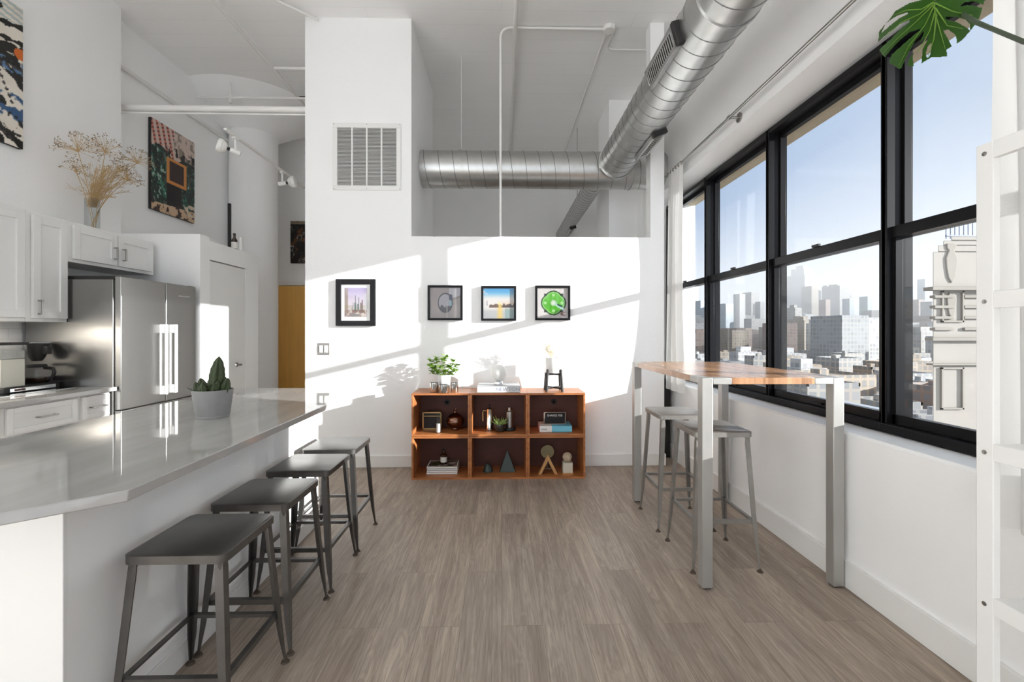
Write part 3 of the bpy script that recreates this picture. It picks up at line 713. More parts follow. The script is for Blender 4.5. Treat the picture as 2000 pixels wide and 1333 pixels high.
# coffee maker
cm = empty('coffee_maker', (-3.40, 3.03, .914), 'cream drip coffee maker with water tank and black brew basket', 'coffee maker')
MB().prism([(-3.52, 2.94), (-3.31, 2.94), (-3.27, 2.97), (-3.27, 3.33), (-3.31, 3.376), (-3.52, 3.376)], .918, .955).build('base', M['blackm'], cm, .006)
MB().box(-3.269, -3.262, 3.00, 3.30, .924, .948).build('trim_strip', M['chrome'], cm, .002)
for k in range(3): MB().box(-3.263, -3.256, 3.03+k*.022, 3.045+k*.022, .929, .943).build('switch', mat('switch_dark', (.12, .05, .04), .4), cm, .001)
MB().box(-3.50, -3.29, 2.965, 3.12, .955, 1.145).build('body', M['cream'], cm, .006)
MB().prism([(-3.505, 2.96), (-3.285, 2.96), (-3.285, 3.125), (-3.505, 3.125)], 1.146, 1.238).build('water_tank', M['vglass'], cm)
MB().box(-3.497, -3.293, 2.968, 3.117, 1.147, 1.20).build('water', mat('tank_water', (.45, .44, .40), .15), cm)
MB().box(-3.512, -3.278, 2.95, 3.135, 1.238, 1.256).build('lid', M['blackm'], cm, .003)
MB().box(-3.44, -3.36, 3.13, 3.36, 1.243, 1.254).build('outlet_arm', M['chrome'], cm, .003)
MB().lathe([(.028, 0), (.045, .03), (.068, .115), (.07, .125), (.062, .125), (.0, .11)], (-3.40, 3.302, 1.115), 28).build('brew_basket', M['blackm'], cm)
MB().box(-3.345, -3.31, 3.282, 3.322, 1.165, 1.225).build('basket_handle', M['blackm'], cm, .004)
MB().lathe([(.066, 0), (.073, .012), (.076, .05), (.070, .095), (.05, .112)], (-3.40, 3.302, .957), 32).build('carafe', M['vglass'], cm)
MB().lathe([(.0, .003), (.064, .003), (.071, .015), (.073, .04), (.0, .04)], (-3.40, 3.302, .957), 32).build('coffee', mat('coffee', (.03, .015, .01), .1), cm)
MB().lathe([(.052, 0), (.056, .008), (.05, .020), (0, .022)], (-3.40, 3.302, 1.069), 28).build('carafe_lid', M['blackm'], cm)
MB().tube([(-3.345, 3.302, 1.065), (-3.285, 3.302, 1.06), (-3.275, 3.302, 1.03), (-3.30, 3.302, .975)], [.012, .012, .012, .008], 10).build('carafe_handle', M['blackm'], cm)
tag(MB().prism([(-3.54, 2.84), (-3.20, 2.84), (-3.16, 2.87), (-3.16, 3.34), (-3.20, 3.382), (-3.54, 3.382)], .9145, .9178).build('serving_tray', M['chrome'], bevel=.001), 'flat steel tray under the coffee maker', 'tray')

# dried flowers in a glass vase on top of the cabinet
vx, vy, vz = -3.43, 3.77, T
vs = empty('dried_flower_vase', (vx, vy, vz), 'clear glass vase of dried umbel flowers on top of the fridge cabinet', 'vase')
MB().lathe([(.0, .0), (.048, .0), (.050, .004), (.050, .275), (.047, .275), (.047, .008), (0, .008)], (vx, vy, vz), 32).build('glass', M['vglass'], vs)
rng = random.Random(11)
def umbel(px, py, R, n, up=1.0, seedr=.006):
    tip = at(px, py, X=vx+rng.uniform(-.03, .06))
    base = Vector((vx+rng.uniform(-.02, .02), vy+rng.uniform(-.02, .02), vz+.012))
    d = tip-base; mid = base+Vector((d.x*.35, d.y*.22, d.z*.5))
    pts = [base*(1-t)**2+mid*2*t*(1-t)+tip*t*t for t in [i/8 for i in range(9)]]
    mb = MB().tube(pts, .0024, 6)
    for i in range(n):
        t = rng.uniform(0, 2*PI); e = rng.uniform(-.25, 1) if up > .5 else rng.uniform(-.8, .9)
        v = Vector((math.cos(t)*math.sqrt(max(0, 1-e*e)), math.sin(t)*math.sqrt(max(0, 1-e*e)), e))
        q = tip+v*R*rng.uniform(.75, 1.0); mb.tube([tip, tip+(q-tip)*.5+Vector((0, 0, .004)), q], .0008, 4)
        for k in range(3):
            s = q+Vector([rng.uniform(-.011, .011) for _ in range(3)]); mb.tube([q, s], .0007, 3)
            mb.sphere(s, .0033, 6, m=1)
    mb.sphere(tip, .010, 8, m=0)
    mb.build('flower_stem', [M['dry'], M['seed']], vs, smooth=60)
for px, py, R, n in ((152, 295, .155, 60), (206, 297, .155, 62), (268, 318, .140, 56), (249, 352, .125, 66), (148, 335, .10, 34), (232, 330, .08, 26)): umbel(px, py, R, n)
mb = MB()
for i in range(125):
    px = rng.gauss(205, 22); py = rng.uniform(325, 388)-abs(px-205)*.15
    tip = at(min(max(px, 135), 262), py, X=vx+rng.uniform(-.06, .10)); base = Vector((vx+rng.uniform(-.03, .03), vy+rng.uniform(-.03, .03), vz+.21))
    d = tip-base; mid = base+Vector((d.x*.3, d.y*.2, d.z*.55))
    pts = [base*(1-t)**2+mid*2*t*(1-t)+tip*t*t for t in [k/6 for k in range(7)]]
    mb.tube(pts, .0009, 4)
    for k in range(4):
        s = tip+Vector([rng.uniform(-.022, .022) for _ in range(3)]); mb.tube([pts[5], s], .0008, 3); mb.sphere(s, .003, 5)
mb.build('grass_filler', M['dry'], vs, smooth=60)['kind'] = 'stuff'

# bottle, jar and black bar on the pantry top
PT = 2.225
def bottle_amber(name, c, r, h, label, cat, capc='blackm'):
    b = empty(name, c, label, cat); x, y, z = c
    MB().lathe([(0, 0), (r, 0), (r, h*.62), (r*.42, h*.76), (r*.40, h*.90), (0, h*.90)], c, 24).build('glass', M['amber'], b)
    MB().lathe([(r*.46, h*.90), (r*.46, h), (0, h)], c, 20).build('cap', M[capc], b)
    MB().lathe([(r+.0006, h*.14), (r+.0006, h*.50)], c, 24).build('label_sticker', M['paper'], b)
    return b
bottle_amber('bottle', (-2.98, 4.98, PT), .030, .20, 'small dark bottle standing on top of the pantry', 'bottle')
tag(MB().lathe([(0, 0), (.022, 0), (.022, .155), (.018, .165), (0, .165)], (-2.935, 5.02, PT), 20).build('jar', M['white']), 'thin white cylinder beside the dark bottle on the pantry', 'jar')
tag(MB().box(-3.20, -3.172, 5.215, 5.243, PT, 2.83).build('upright_bar', M['blackm'], bevel=.002), 'tall thin black bar standing upright on the pantry top', 'bar')

# ------------------------------------------------------------------ island
isl = empty('kitchen_island', (-1.6, 2.2, 0), 'long white kitchen island base with grey side panel', 'kitchen island')
MB().box(-1.895, -1.278, 1.325, 3.10, 0, .883).build('island_body', M['island'], isl, .002)
MB().box(-1.278, -1.266, 1.325, 3.10, 0, .095).build('skirting', M['trim'], isl, .003)
MB().box(-1.90, -1.277, 1.312, 1.3255, 0, .883).build('end_panel', M['trim'], isl, .002)
MB().cyl((-1.345, 1.3125, .80), (-1.345, 1.3105, .80), .0025, n=10).build('screw', M['nickel'], isl)
poly = [(-1.30, .90), (-1.148, 1.035), (-.979, 1.177), (-.995, 2.510), (-1.245, 3.262), (-1.95, 3.300), (-1.945, .90)]
tag(MB().prism(poly, .884, .914).build('island_countertop', M['quartz'], bevel=.003), 'big glossy grey quartz island top with clipped corners', 'countertop')
# cactus
px_, py_ = -1.405, 2.175
cp = empty('potted_cactus', (px_, py_, .914), 'green clustered cactus in a grey concrete pot on the island', 'potted plant')
MB().lathe([(0, 0), (.068, 0), (.072, .012), (.071, .014), (.0725, .016), (.086, .130), (.086, .135), (.078, .135), (.074, .12), (0, .115)], (px_, py_, .914), 48).build('pot', M['concrete'], cp, smooth=50)
MB().lathe([(0, .119), (.081, .118)], (px_, py_, .914), 24).build('soil', M['soil'], cp)
def lobe(c, d, r, h, ribs=7, n=42):
    c = Vector(c); d = Vector(d).normalized(); a = d.orthogonal().normalized(); b = d.cross(a)
    k = 12; vs = []; fs = []
    for i in range(k+1):
        t = i/k; rr = r*(math.sin(PI*min(1, .18+.82*t))**.6 if t > .45 else (.80+.2*math.sin(PI*t/.9)))
        if i == k: rr = .0005
        for j in range(n):
            th = 2*PI*j/n; q = rr*(1+.20*math.cos(ribs*th)+.06*math.sin(40*t+2*ribs*th))
            vs.append(c+d*h*t+(a*math.cos(th)+b*math.sin(th))*q)
    for i in range(k):
        for j in range(n):
            fs.append((i*n+j, i*n+(j+1) % n, (i+1)*n+(j+1) % n, (i+1)*n+j))
    return MB().add(vs, fs)
zt = .914+.115
lobe((px_+.012, py_, zt), (.10, .0, 1), .029, .182, 6).build('stem', M['cactus'], cp, smooth=60)
lobe((px_+.002, py_+.004, zt), (.0, .1, 1), .028, .088, 7).build('stem', M['cactus'], cp, smooth=60)
rng = random.Random(4)
for i in range(20):
    t = 2*PI*i/20+rng.uniform(-.1, .1); rr = .050+rng.uniform(-.022, .014)
    lobe((px_+rr*math.cos(t), py_+rr*math.sin(t), zt-.005), (.3*math.cos(t), .3*math.sin(t), 1), rng.uniform(.013, .019), rng.uniform(.045, .088), 6, 30).build('offshoot', M['cactus'], cp, smooth=60)
MB().add([(px_-.07, py_-.03, zt+.01), (px_-.10, py_-.035, zt+.028), (px_-.055, py_-.05, zt+.016)], [(0, 1, 2)]).build('leaf_tip', M['cactus'], cp, solid=.006)

# ------------------------------------------------------------------ stools
def stool(cx, cy, h, m, label, group=None):
    t = empty('bar_stool', (cx, cy, 0), label, 'stool', group)
    s = .165; f = .190
    def rr(hw, r, n=5):
        pts = []
        for sx, sy, a0 in ((1, 1, 0), (-1, 1, PI/2), (-1, -1, PI), (1, -1, 3*PI/2)):
            for k in range(n+1):
                a = a0+PI/2*k/n; pts.append((cx+sx*(hw-r)+r*math.cos(a), cy+sy*(hw-r)+r*math.sin(a)))
        return pts
    mb = MB(); o = rr(s, .030); i_ = rr(s-.006, .026); o2 = rr(s-.004, .030)
    n = len(o); vs = [(x, y, h-.030) for x, y in o]+[(x, y, h-.003) for x, y in o]+[(x, y, h) for x, y in i_]+[(x, y, h-.030) for x, y in rr(s-.003, .028)]+[(x, y, h-.005) for x, y in rr(s-.003, .028)]
    fs = []
    for a, b in ((0, 1), (1, 2), (4, 3), (3, 0)):
        for k in range(n):
            q = (k+1) % n; fs.append((a*n+k, a*n+q, b*n+q, b*n+k))
    fs += [tuple(2*n+k for k in range(n)), tuple(4*n+n-1-k for k in range(n))]
    mb.add(vs, fs); mb.build('seat', M[m], t, smooth=40)
    for sx in (-1, 1):
        for sy in (-1, 1):
            p0 = Vector((cx+sx*(s-.016), cy+sy*(s-.016), h-.006)); p1 = Vector((cx+sx*f, cy+sy*f, .012))
            mb = MB()
            # folded angle leg: two flanges, tapering to the foot
            K = [(0, .020), (.08, .028), (.55, .027), (.80, .022), (1, .009)]
            vs = []
            for tt, wd in K:
                c = p0.lerp(p1, tt); q = .004
                L_ = [(0, 0), (-sx*wd, 0), (-sx*wd, -sy*q), (-sx*q, -sy*q), (-sx*q, -sy*wd), (0, -sy*wd)]
                vs += [c+Vector((a, b, 0)) for a, b in L_]
            fs = [(i*6+j, i*6+(j+1) % 6, (i+1)*6+(j+1) % 6, (i+1)*6+j) for i in range(len(K)-1) for j in range(6)]+[(5, 4, 3, 2, 1, 0), tuple((len(K)-1)*6+j for j in range(6))]
            mb.add(vs, fs); mb.cyl(p0+Vector((-sx*.008, -sy*.008, -.026)), p0+Vector((-sx*.006, -sy*.006, -.050)), .014, .010, n=12)
            lg = mb.build('leg', M[m], t, smooth=30)
            MB().cyl((p1.x-sx*.003, p1.y-sy*.003, 0), (p1.x-sx*.003, p1.y-sy*.003, .007), .017, .013, n=16).cyl((p1.x-sx*.003, p1.y-sy*.003, .006), (p1.x-sx*.003, p1.y-sy*.003, .018), .007, n=10).build('foot', mat('rusty_foot', (.075, .052, .038), .7) if 'rusty_foot' not in bpy.data.materials else bpy.data.materials['rusty_foot'], lg)
    zr = .205 if h < .7 else .27
    tt = 1-zr/h; e = (s-.016)*(1-tt)+f*tt-.008
    for a, b in (((-e, -e), (e, -e)), ((-e, e), (e, e)), ((-e, -e), (-e, e)), ((e, -e), (e, e))):
        dz = 0
        x0, x1 = cx+min(a[0], b[0]), cx+max(a[0], b[0]); y0_, y1_ = cy+min(a[1], b[1]), cy+max(a[1], b[1])
        if x0 == x1: x0 -= .002; x1 += .002
        else: y0_ -= .002; y1_ += .002
        mb = MB(); mb.box(x0, x1, y0_, y1_, zr-.011, zr+.011)
        if abs(x1-x0) < .01: mb.box(x0-.014 if a[0] > 0 else x1, x0 if a[0] > 0 else x1+.014, y0_, y1_, zr+.007, zr+.011)
        else: mb.box(x0, x1, y0_-.014 if a[1] > 0 else y1_, y0_ if a[1] > 0 else y1_+.014, zr+.007, zr+.011)
        mb.build('footrest_bar', M[m], t)
    return t
st = stool(-1.058, 1.605, .61, 'stool', 'nearest of the four dark steel counter stools at the island')
for cy, lb in ((2.023, 'second nearest dark steel counter stool at the island'), (2.455, 'third dark steel counter stool at the island, third from the camera'), (2.870, 'farthest counter stool at the island, standing in the sunlight')):
    c = copy_tree(st, (-1.058 if cy < 2.8 else -1.058, cy, 0)); c['label'] = lb; c['group'] = 'steel stools along the island'
st['group'] = 'steel stools along the island'
s2 = stool(1.24, 2.588, .77, 'stool2', 'tall steel bar stool nearer the camera at the wooden high table', 'steel stools at the high table')
c = copy_tree(s2, (1.226, 3.090, 0)); c['label'] = 'tall steel bar stool at the far side of the wooden high table'

# ------------------------------------------------------------------ bar table
tb = empty('bar_table', (1.4, 2.85, 0), 'high table with butcher-block wood top on square steel legs', 'table')
tx0, tx1, ty0, ty1, tz = 1.030, 1.772, 2.238, 3.455, 1.092
q = .056; al_ = .155; th = .034
def notch(x0, x1, y0, y1, a, q):
    return [(x0+a, y0), (x1-a, y0), (x1-a, y0+q), (x1-q, y0+q), (x1-q, y0+a), (x1, y0+a), (x1, y1-a), (x1-q, y1-a), (x1-q, y1-q), (x1-a, y1-q), (x1-a, y1),
            (x0+a, y1), (x0+a, y1-q), (x0+q, y1-q), (x0+q, y1-a), (x0, y1-a), (x0, y0+a), (x0+q, y0+a), (x0+q, y0+q), (x0+a, y0+q)]
MB().prism(notch(tx0, tx1, ty0, ty1, al_, q), tz-th, tz).build('tabletop', M['tabletop'], tb, .0015)
for cxx, sx in ((tx0, 1), (tx1, -1)):
    for cyy, sy in ((ty0, 1), (ty1, -1)):
        mb = MB().box(cxx, cxx+sx*q, cyy, cyy+sy*q, .008, tz-.0)
        mb.box(cxx+sx*q, cxx+sx*(al_-.001), cyy, cyy+sy*q*.97, tz-th-.001, tz-.0005)
        mb.box(cxx, cxx+sx*q*.97, cyy+sy*q, cyy+sy*(al_-.001), tz-th-.001, tz-.0005)
        lg = mb.build('leg', M['tsteel'], tb, .003)
        MB().box(cxx+sx*.008, cxx+sx*(q-.008), cyy+sy*.008, cyy+sy*(q-.008), 0, .009).build('glide', M['blackm'], lg)
# tall black panel behind the half wall end
tag(MB().box(1.68, 1.775, 4.60, 4.70, 0, .86).build('floor_speaker', M['blackm'], bevel=.004), 'tall slim black box on the floor behind the far curtain', 'speaker')

# ------------------------------------------------------------------ white shelving unit at the right edge
SX = 1.42
sh = empty('shelving_unit', (1.59, .85, 0), 'white open shelving unit with bolted posts at the right edge', 'shelving unit')
zz = [.113, .559, 1.005, 1.448, 1.883]
for x in (SX, 1.635):
    for y in (1.240, .38):
        p = MB().box(x, x+.022, y, y+.046, 0, 1.883).build('post', M['trim'], sh, .002)
        for z in zz:
            z_ = z-.030
            MB().cyl((x-.0015, y+.023, z_), (x+.001, y+.023, z_), .0065, n=16).cyl((x-.003, y+.023, z_), (x-.001, y+.023, z_), .0035, n=6).build('bolt', M['nickel'], p)
for z in zz:
    MB().box(SX+.002, 1.657, .385, 1.2395, z-.016, z).build('shelf', M['trim'], sh, .001)
    MB().box(SX-.0, SX+.018, .40, 1.2395, z-.050, z-.001).box(1.639, 1.657, .40, 1.2395, z-.050, z-.001).build('rail', M['trim'], sh, .001)
# monstera
mo = empty('monstera_plant', (1.585, .80, 1.883), 'monstera with a big split green leaf reaching in at the top right', 'potted plant')
MB().lathe([(0, 0), (.075, 0), (.095, .17), (.088, .17), (.07, .15), (0, .15)], (1.585, .80, 1.883), 32).build('pot', M['concrete'], mo)
MB().lathe([(0, .152), (.072, .151)], (1.585, .80, 1.883), 20).build('soil', M['soil'], mo)
# leaf: outer outline and slits in the view's units, set on a cupped surface at its own distance
D0 = 1.22
OUT = [(1845,-28),(1828,-12),(1801,0),(1776,6),(1748,22),(1737,38),(1728,48),(1716.5,62),(1715,83),(1718,101),(1729,113),(1738,124),(1757,135.5),(1765,130),(1789,130),(1800,124),(1820,112),(1850,111),(1849,97),(1867,87),(1880,78),(1896,60),(1908,44),(1915,31),(1919,15),(1924,0),(1928,-25),(1905,-44),(1880,-44)]
SLITS = [[(1730,46),(1738,40),(1752,31),(1773,24),(1772,28),(1756,36),(1738,50),(1720,66)], [(1708,92),(1716,81),(1735,64),(1756,48),(1777,39),(1776,43),(1757,58),(1738,78),(1724,90),(1706,108)],
 [(1724,122),(1731,108),(1752,84),(1775,64),(1803,55),(1785,68),(1760,90),(1742,106),(1733,128)], [(1759,140),(1763,126),(1773,106),(1787,80),(1804,61),(1803,68),(1792,92),(1776,114),(1769,138)],
 [(1786,140),(1782,112),(1788,92),(1804,76),(1814,69),(1811,79),(1802,95),(1799,126),(1798,140)], [(1819,84),(1818,100),(1815,111),(1810,114),(1808,104),(1812,91)],
 [(1842.5,60),(1852,58),(1866,68),(1869,79),(1868,90),(1880,96),(1860,92),(1852,76)], [(1846,33),(1868,33),(1887,39),(1895,48),(1895,60),(1903,66),(1888,54),(1871,44),(1849,38)], [(1874,13),(1884,5),(1902,3),(1918,8),(1932,16),(1912,14),(1908,12),(1890,10)]]
def inside(poly, x, y):
    r_ = False; j_ = len(poly)-1
    for i_ in range(len(poly)):
        xi, yi = poly[i_]; xj, yj = poly[j_]
        if (yi > y) != (yj > y) and x < (xj-xi)*(y-yi)/(yj-yi)+xi: r_ = not r_
        j_ = i_
    return r_
def leafpt(px, py):
    u = (px-1822)/100; v = (py-5)/100
    dd = D0*(1+.03*u*u+.03*v)
    return Vector((0, 0, H))+ray(px, py).normalized()*dd*1.38
g_ = 1.25; idx = {}; mbl = MB()
def gid(i_, j_):
    if (i_, j_) not in idx: idx[(i_, j_)] = len(mbl.v); mbl.v.append(leafpt(1700+i_*g_, -48+j_*g_))
    return idx[(i_, j_)]
for i_ in range(int(235/g_)):
    for j_ in range(int(190/g_)):
        x_, y_ = 1700+(i_+.5)*g_, -48+(j_+.5)*g_
        if inside(OUT, x_, y_) and not any(inside(q_, x_, y_) for q_ in SLITS):
            mbl.f.append((gid(i_, j_), gid(i_+1, j_), gid(i_+1, j_+1), gid(i_, j_+1))); mbl.m.append(0)
lf = mbl.build('leaf', M['leaf'], mo, smooth=80, solid=.0014)
sm = lf.modifiers.new('smooth', 'SMOOTH'); sm.factor = .5; sm.iterations = 3
lf.modifiers.move(1, 0)
b0 = leafpt(1824, 6)
def veinpts(l, off=-.002):
    return [leafpt(a, b)+(-ray(a, b).normalized())*.003 for a, b in l]
mb = MB()
for l in ([(1824,4),(1828,30),(1836,60),(1846,95)], [(1824,4),(1800,18),(1770,20),(1745,30)], [(1824,4),(1795,28),(1760,44),(1724,76)], [(1824,8),(1790,42),(1750,78),(1725,104)], [(1825,10),(1806,50),(1775,90),(1756,128)], [(1827,20),(1816,60),(1800,90),(1790,104)], [(1829,28),(1824,76),(1812,112)], [(1826,6),(1860,22),(1900,30)], [(1827,16),(1850,50),(1880,56)], [(1824,0),(1860,-10),(1905,-20)]):
    mb.tube(veinpts(l), [.0022]+[.0013]*(len(l)-2)+[.0006], 5)
mb.build('leaf_vein', M['leafvein'], lf)
e = leafpt(1824, 4)
p1_ = at(1905, 42, Y=1.02); 
MB().tube([e, leafpt(1870, 22)+ray(1870, 22).normalized()*.03, at(1908, 44, Y=1.00), at(2000, 82, Y=.92), Vector((1.61, .84, 2.12)), Vector((1.59, .80, 2.03))], [.0045, .0045, .005, .0055, .006, .007], 8).build('leaf_stem', mat('leaf_stem', (.05, .07, .04), .5), mo)

# ------------------------------------------------------------------ framed pictures on the back wall
def frame(name, x0, x1, z0, z1, fw, dep, label, fn, mat_w=None, nx=90, mt='black'):
    f = empty(name, ((x0+x1)/2, YB, (z0+z1)/2), label, 'picture')
    mb = MB().box(x0, x0+fw, YB-dep, YB-.001, z0, z1).box(x1-fw, x1, YB-dep, YB-.001, z0, z1).box(x0+fw, x1-fw, YB-dep, YB-.001, z0, z0+fw).box(x0+fw, x1-fw, YB-dep, YB-.001, z1-fw, z1)
    mb.build('picture_frame', M[mt], f, .0015)
    yb = YB-dep*.55
    a0, a1, c0_, c1_ = x0+fw, x1-fw, z0+fw, z1-fw
    MB().box(a0-.002, a1+.002, yb+.0006, yb+.004, c0_-.002, c1_+.002).build('mount', M['cab'], f)
    if mat_w: a0 += mat_w[0]; a1 -= mat_w[0]; c0_ += mat_w[1]; c1_ -= mat_w[1]
    nz = int(nx*(c1_-c0_)/(a1-a0))
    art('print', (a0, yb-.0006, c0_), (a1-a0, 0, 0), (0, 0, c1_-c0_), nx, nz, lambda u, v, r: fn(u, v, r)*.80, f)
    MB().box(x0+fw-.001, x1-fw+.001, yb-.006, yb-.0045, z0+fw-.001, z1-fw+.001).build('glazing', glassmat('picture_glass_'+name, (.98, .98, .98), .8), f, smooth=0)
    return f
def p_city(u, v, r):
    c = np.zeros(u.shape+(3,)); c[:] = (.95, .90, .95)
    c = lay(c, sstep(.45, 1, v), (.74, .68, .86))
    n = fbm(u, v, 14, 3)
    c = lay(c, (v < .42)*sstep(.3, .6, n), (.84, .78, .72))
    for x0, w, h, k in ((.0, .15, .98, (.62, .54, .46)), (.30, .06, .40, (.70, .70, .66)), (.36, .03, .52, (.35, .33, .34)), (.42, .10, .50, (.48, .58, .55)), (.47, .03, .74, (.30, .34, .40)), (.56, .09, .46, (.36, .48, .46)), (.61, .04, .68, (.28, .34, .36)), (.69, .07, .50, (.46, .40, .34)), (.76, .05, .58, (.40, .30, .30)), (.86, .14, .8, (.86, .86, .88))):
        m = (u > x0)*(u < x0+w)*(v < h)*(v > .26)
        c = lay(c, m*(.75+.25*np.sin(v*170)*np.sin(u*120)), k)
    c = lay(c, (v < .26)*(v > .03)*sstep(.35, .55, fbm(u, v, 10, 9)), (.52, .40, .36))
    c = lay(c, (np.abs(u-.45) < .2)*(v < .12)*(v > .04), (.42, .40, .40))
    return c
def p_mirror(u, v, r):
    c = np.zeros(u.shape+(3,)); c[:] = (.74, .69, .67)
    c = c+(fbm(u, v, 6, 2)[..., None]-.5)*.12
    c = lay(c, sstep(.0, .02, v-(.62+.3*(u-.8)))*(u > .62)*(v < .98), (.84, .83, .86))
    c = lay(c, (np.abs(v-(.62+.35*(u-.75))) < .04)*(u > .62), (.60, .56, .54))
    d = np.hypot((u-.50)/.245, (v-.50)/.33)
    c = lay(c, (d < 1), (.13, .12, .13))
    c = lay(c, (d < .87), (.78, .76, .80)); c = lay(c, (d < .87)*(u > .62), (.66, .80, .86))
    c = lay(c, (d < .87)*(v < .33+.10*vnoise(u, v*0, 30, 2)), (.30, .28, .32))
    c = lay(c, (np.hypot((u-.68)/.06, (v-.68)/.10) < 1), (.16, .20, .32))
    c = lay(c, (np.abs(u-.555) < .012)*(v < .55), (.90, .88, .84))
    return c
def p_lake(u, v, r):
    c = np.zeros(u.shape+(3,)); c[:] = (.97, .95, .93)
    n = fbm(u, v*2, 4, 5)
    c = lay(c, sstep(.62, .95, v)*sstep(.30, .55, n+.25*u), (.25, .66, .90))
    c = lay(c, sstep(.62, .50, v)*sstep(.2, .9, u), (.97, .88, .80))
    c = lay(c, sstep(.37, .2, v), (.80, .80, .80)); c = lay(c, sstep(.36, .3, v)*(u > .7), (.62, .72, .70))
    hgt = .40+.13*vnoise(u, v*0, 18, 4)*(u > .2)*np.where(u > .55, 1, .7)
    c = lay(c, (v > .36)*(v < hgt)*(u > .18), (.42, .28, .18)); c = lay(c, (v > .36)*(v < hgt-.05)*(u > .45), (.22, .14, .12))
    c = lay(c, sstep(.06+.10*(1-v), .0, np.abs(u-.54))*(v < .48), (.98, .84, .45))
    c = lay(c, (np.hypot(u-.52, (v-.5)) < .05), (1, .95, .7))
    c = lay(c, (np.abs(u-.12) < .008)*(v > .42)*(v < .58), (.4, .4, .42))
    return c
def p_green(u, v, r):
    c = np.zeros(u.shape+(3,)); c[:] = (.96, .93, .92)
    x = u-.53; y = v-.50
    d = np.hypot(x, y)
    q = np.minimum.reduce([np.hypot(x-.115, y), np.hypot(x+.115, y), np.hypot(x, y-.11), np.hypot(x, y+.11)])
    sq = np.maximum(np.abs(x), np.abs(y))
    c = lay(c, (q < .30)+(sq < .315)*(d < .46), (.10, .16, .12))
    c = lay(c, (q < .265), (.42, .80, .26))
    c = lay(c, (q < .265)*(y < -.02-.6*x), (.33, .76, .08))
    c = lay(c, (q < .265)*(np.abs(q-.235) < .008), (.75, .92, .62))
    for a, b in ((0, .26), (0, -.26), (.27, 0), (-.27, 0)):
        c = lay(c, np.hypot(x-a, y-b) < .05, (.72, .93, .62))
    c = lay(c, (d < .10), (.80, .93, .76)); c = lay(c, np.abs(d-.10) < .006, (.55, .68, .5)); c = lay(c, (d < .045), (.97, .98, .94))
    c = lay(c, (np.abs(y+.62*x) < .05)*(x > .05)*(x < .33)*(y < 0), (.78, .93, .88)); c = lay(c, (np.abs(y+.42*x) < .03)*(x > .12)*(x < .30), (.05, .30, .26))
    c = lay(c, (np.hypot((u-.88)/.13, (v-.14)/.07) < 1)*sstep(.4, .5, fbm(u, v, 16, 3)), (.55, .35, .22))
    return c
frame('framed_print', -1.611, -1.230, 1.385, 1.839, .050, .034, 'tall black-framed skyline print with a wide white mount', p_city, (.032, .032), 90)
frame('framed_print', -.722, -.382, 1.441, 1.781, .021, .040, 'square black-framed photo of a round mirror on a wall', p_mirror)
frame('framed_print', -.201, .141, 1.436, 1.777, .021, .040, 'square black-framed photo of a sunset over water', p_lake)
frame('framed_print', .328, .672, 1.441, 1.781, .021, .040, 'square black-framed picture of a bright green round emblem', p_green)

# ------------------------------------------------------------------ unframed canvases
def canvas(corner, uy, z0, z1, axis, label, fn, nx, nz, th=.035):
    # axis 'x': on a wall facing +X, spans y; axis 'y': on a wall facing -Y, spans x
    if axis == 'x':
        x, y0, y1 = corner
        c = empty('canvas_painting', (x, (y0+y1)/2, (z0+z1)/2), label, 'painting')
        MB().box(x+.004, x+th, y0, y1, z0, z1).build('stretcher', M['blackm'], c, .001)
        art('painted_surface', (x+th+.0006, y0, z0), (0, y1-y0, 0), (0, 0, z1-z0), nx, nz, fn, c)
    else:
        y, x0, x1 = corner
        c = empty('canvas_painting', ((x0+x1)/2, y, (z0+z1)/2), label, 'painting')
        MB().box(x0, x1, y-th, y, z0, z1).build('stretcher', M['blackm'], c, .001)
        art('painted_surface', (x0, y-th-.0006, z0), (x1-x0, 0, 0), (0, 0, z1-z0), nx, nz, fn, c)
def seg(u, v, a, b, w):
    ax, ay = a; bx, by = b; dx, dy = bx-ax, by-ay
    t = np.clip(((u-ax)*dx+(v-ay)*dy)/(dx*dx+dy*dy), 0, 1)
    return (np.hypot(u-ax-t*dx, v-ay-t*dy) < w+.006*np.sin(t*40)).astype(float)
def p_abs(u, v, r):
    # u 1 = far edge; only u > .72 shows
    c = np.zeros(u.shape+(3,)); c[:] = (.88, .85, .80)
    c = c+(fbm(u, v, 9, 1)[..., None]-.5)*.10
    K = (.09, .085, .07)
    c = lay(c, (v > .86)*sstep(.45, .5, np.sin(v*150+u*25)*.5+.5), (.70, .74, .73))
    for a, b, w in (((.5, .99), (.85, .93), .03), ((.4, .72), (1, .86), .028), ((.4, .66), (1, .745), .022), ((.55, .85), (1, .44), .035), ((.5, .55), (.86, .28), .05), ((.5, .30), (1, .02), .045), ((.4, .25), (.85, .02), .05), ((.3, .1), (.8, .0), .05)):
        c = lay(c, seg(u, v, a, b, w*.62), K)
    c = lay(c, (np.hypot((u-.98)/.18, (v-.60)/.12) < 1)*sstep(.36, .42, fbm(u, v, 22, 6)), K)
    c = lay(c, (np.hypot((u-.99)/.05, (v-.665)/.04) < 1), (.82, .42, .16))
    c = lay(c, (np.hypot((u-.93)/.10, (v-.56)/.05) < 1)*sstep(.5, .56, fbm(u, v, 26, 16)), (.35, .48, .62))
    c = lay(c, (np.hypot((u-.92)/.14, (v-.27)/.10) < 1)*sstep(.50, .56, fbm(u, v, 20, 26)), (.20, .34, .50))
    c = lay(c, (np.hypot((u-.97)/.10, (v-.16)/.08) < 1)*sstep(.52, .56, fbm(u, v, 24, 36)), K)
    for a, b in (((.7, .53), (1, .56)), ((.83, .53), (.93, .30)), ((.72, .75), (.66, .60)), ((.70, .18), (.92, .05))):
        c = lay(c, seg(u, v, a, b, .006), (.25, .22, .22))
    return c
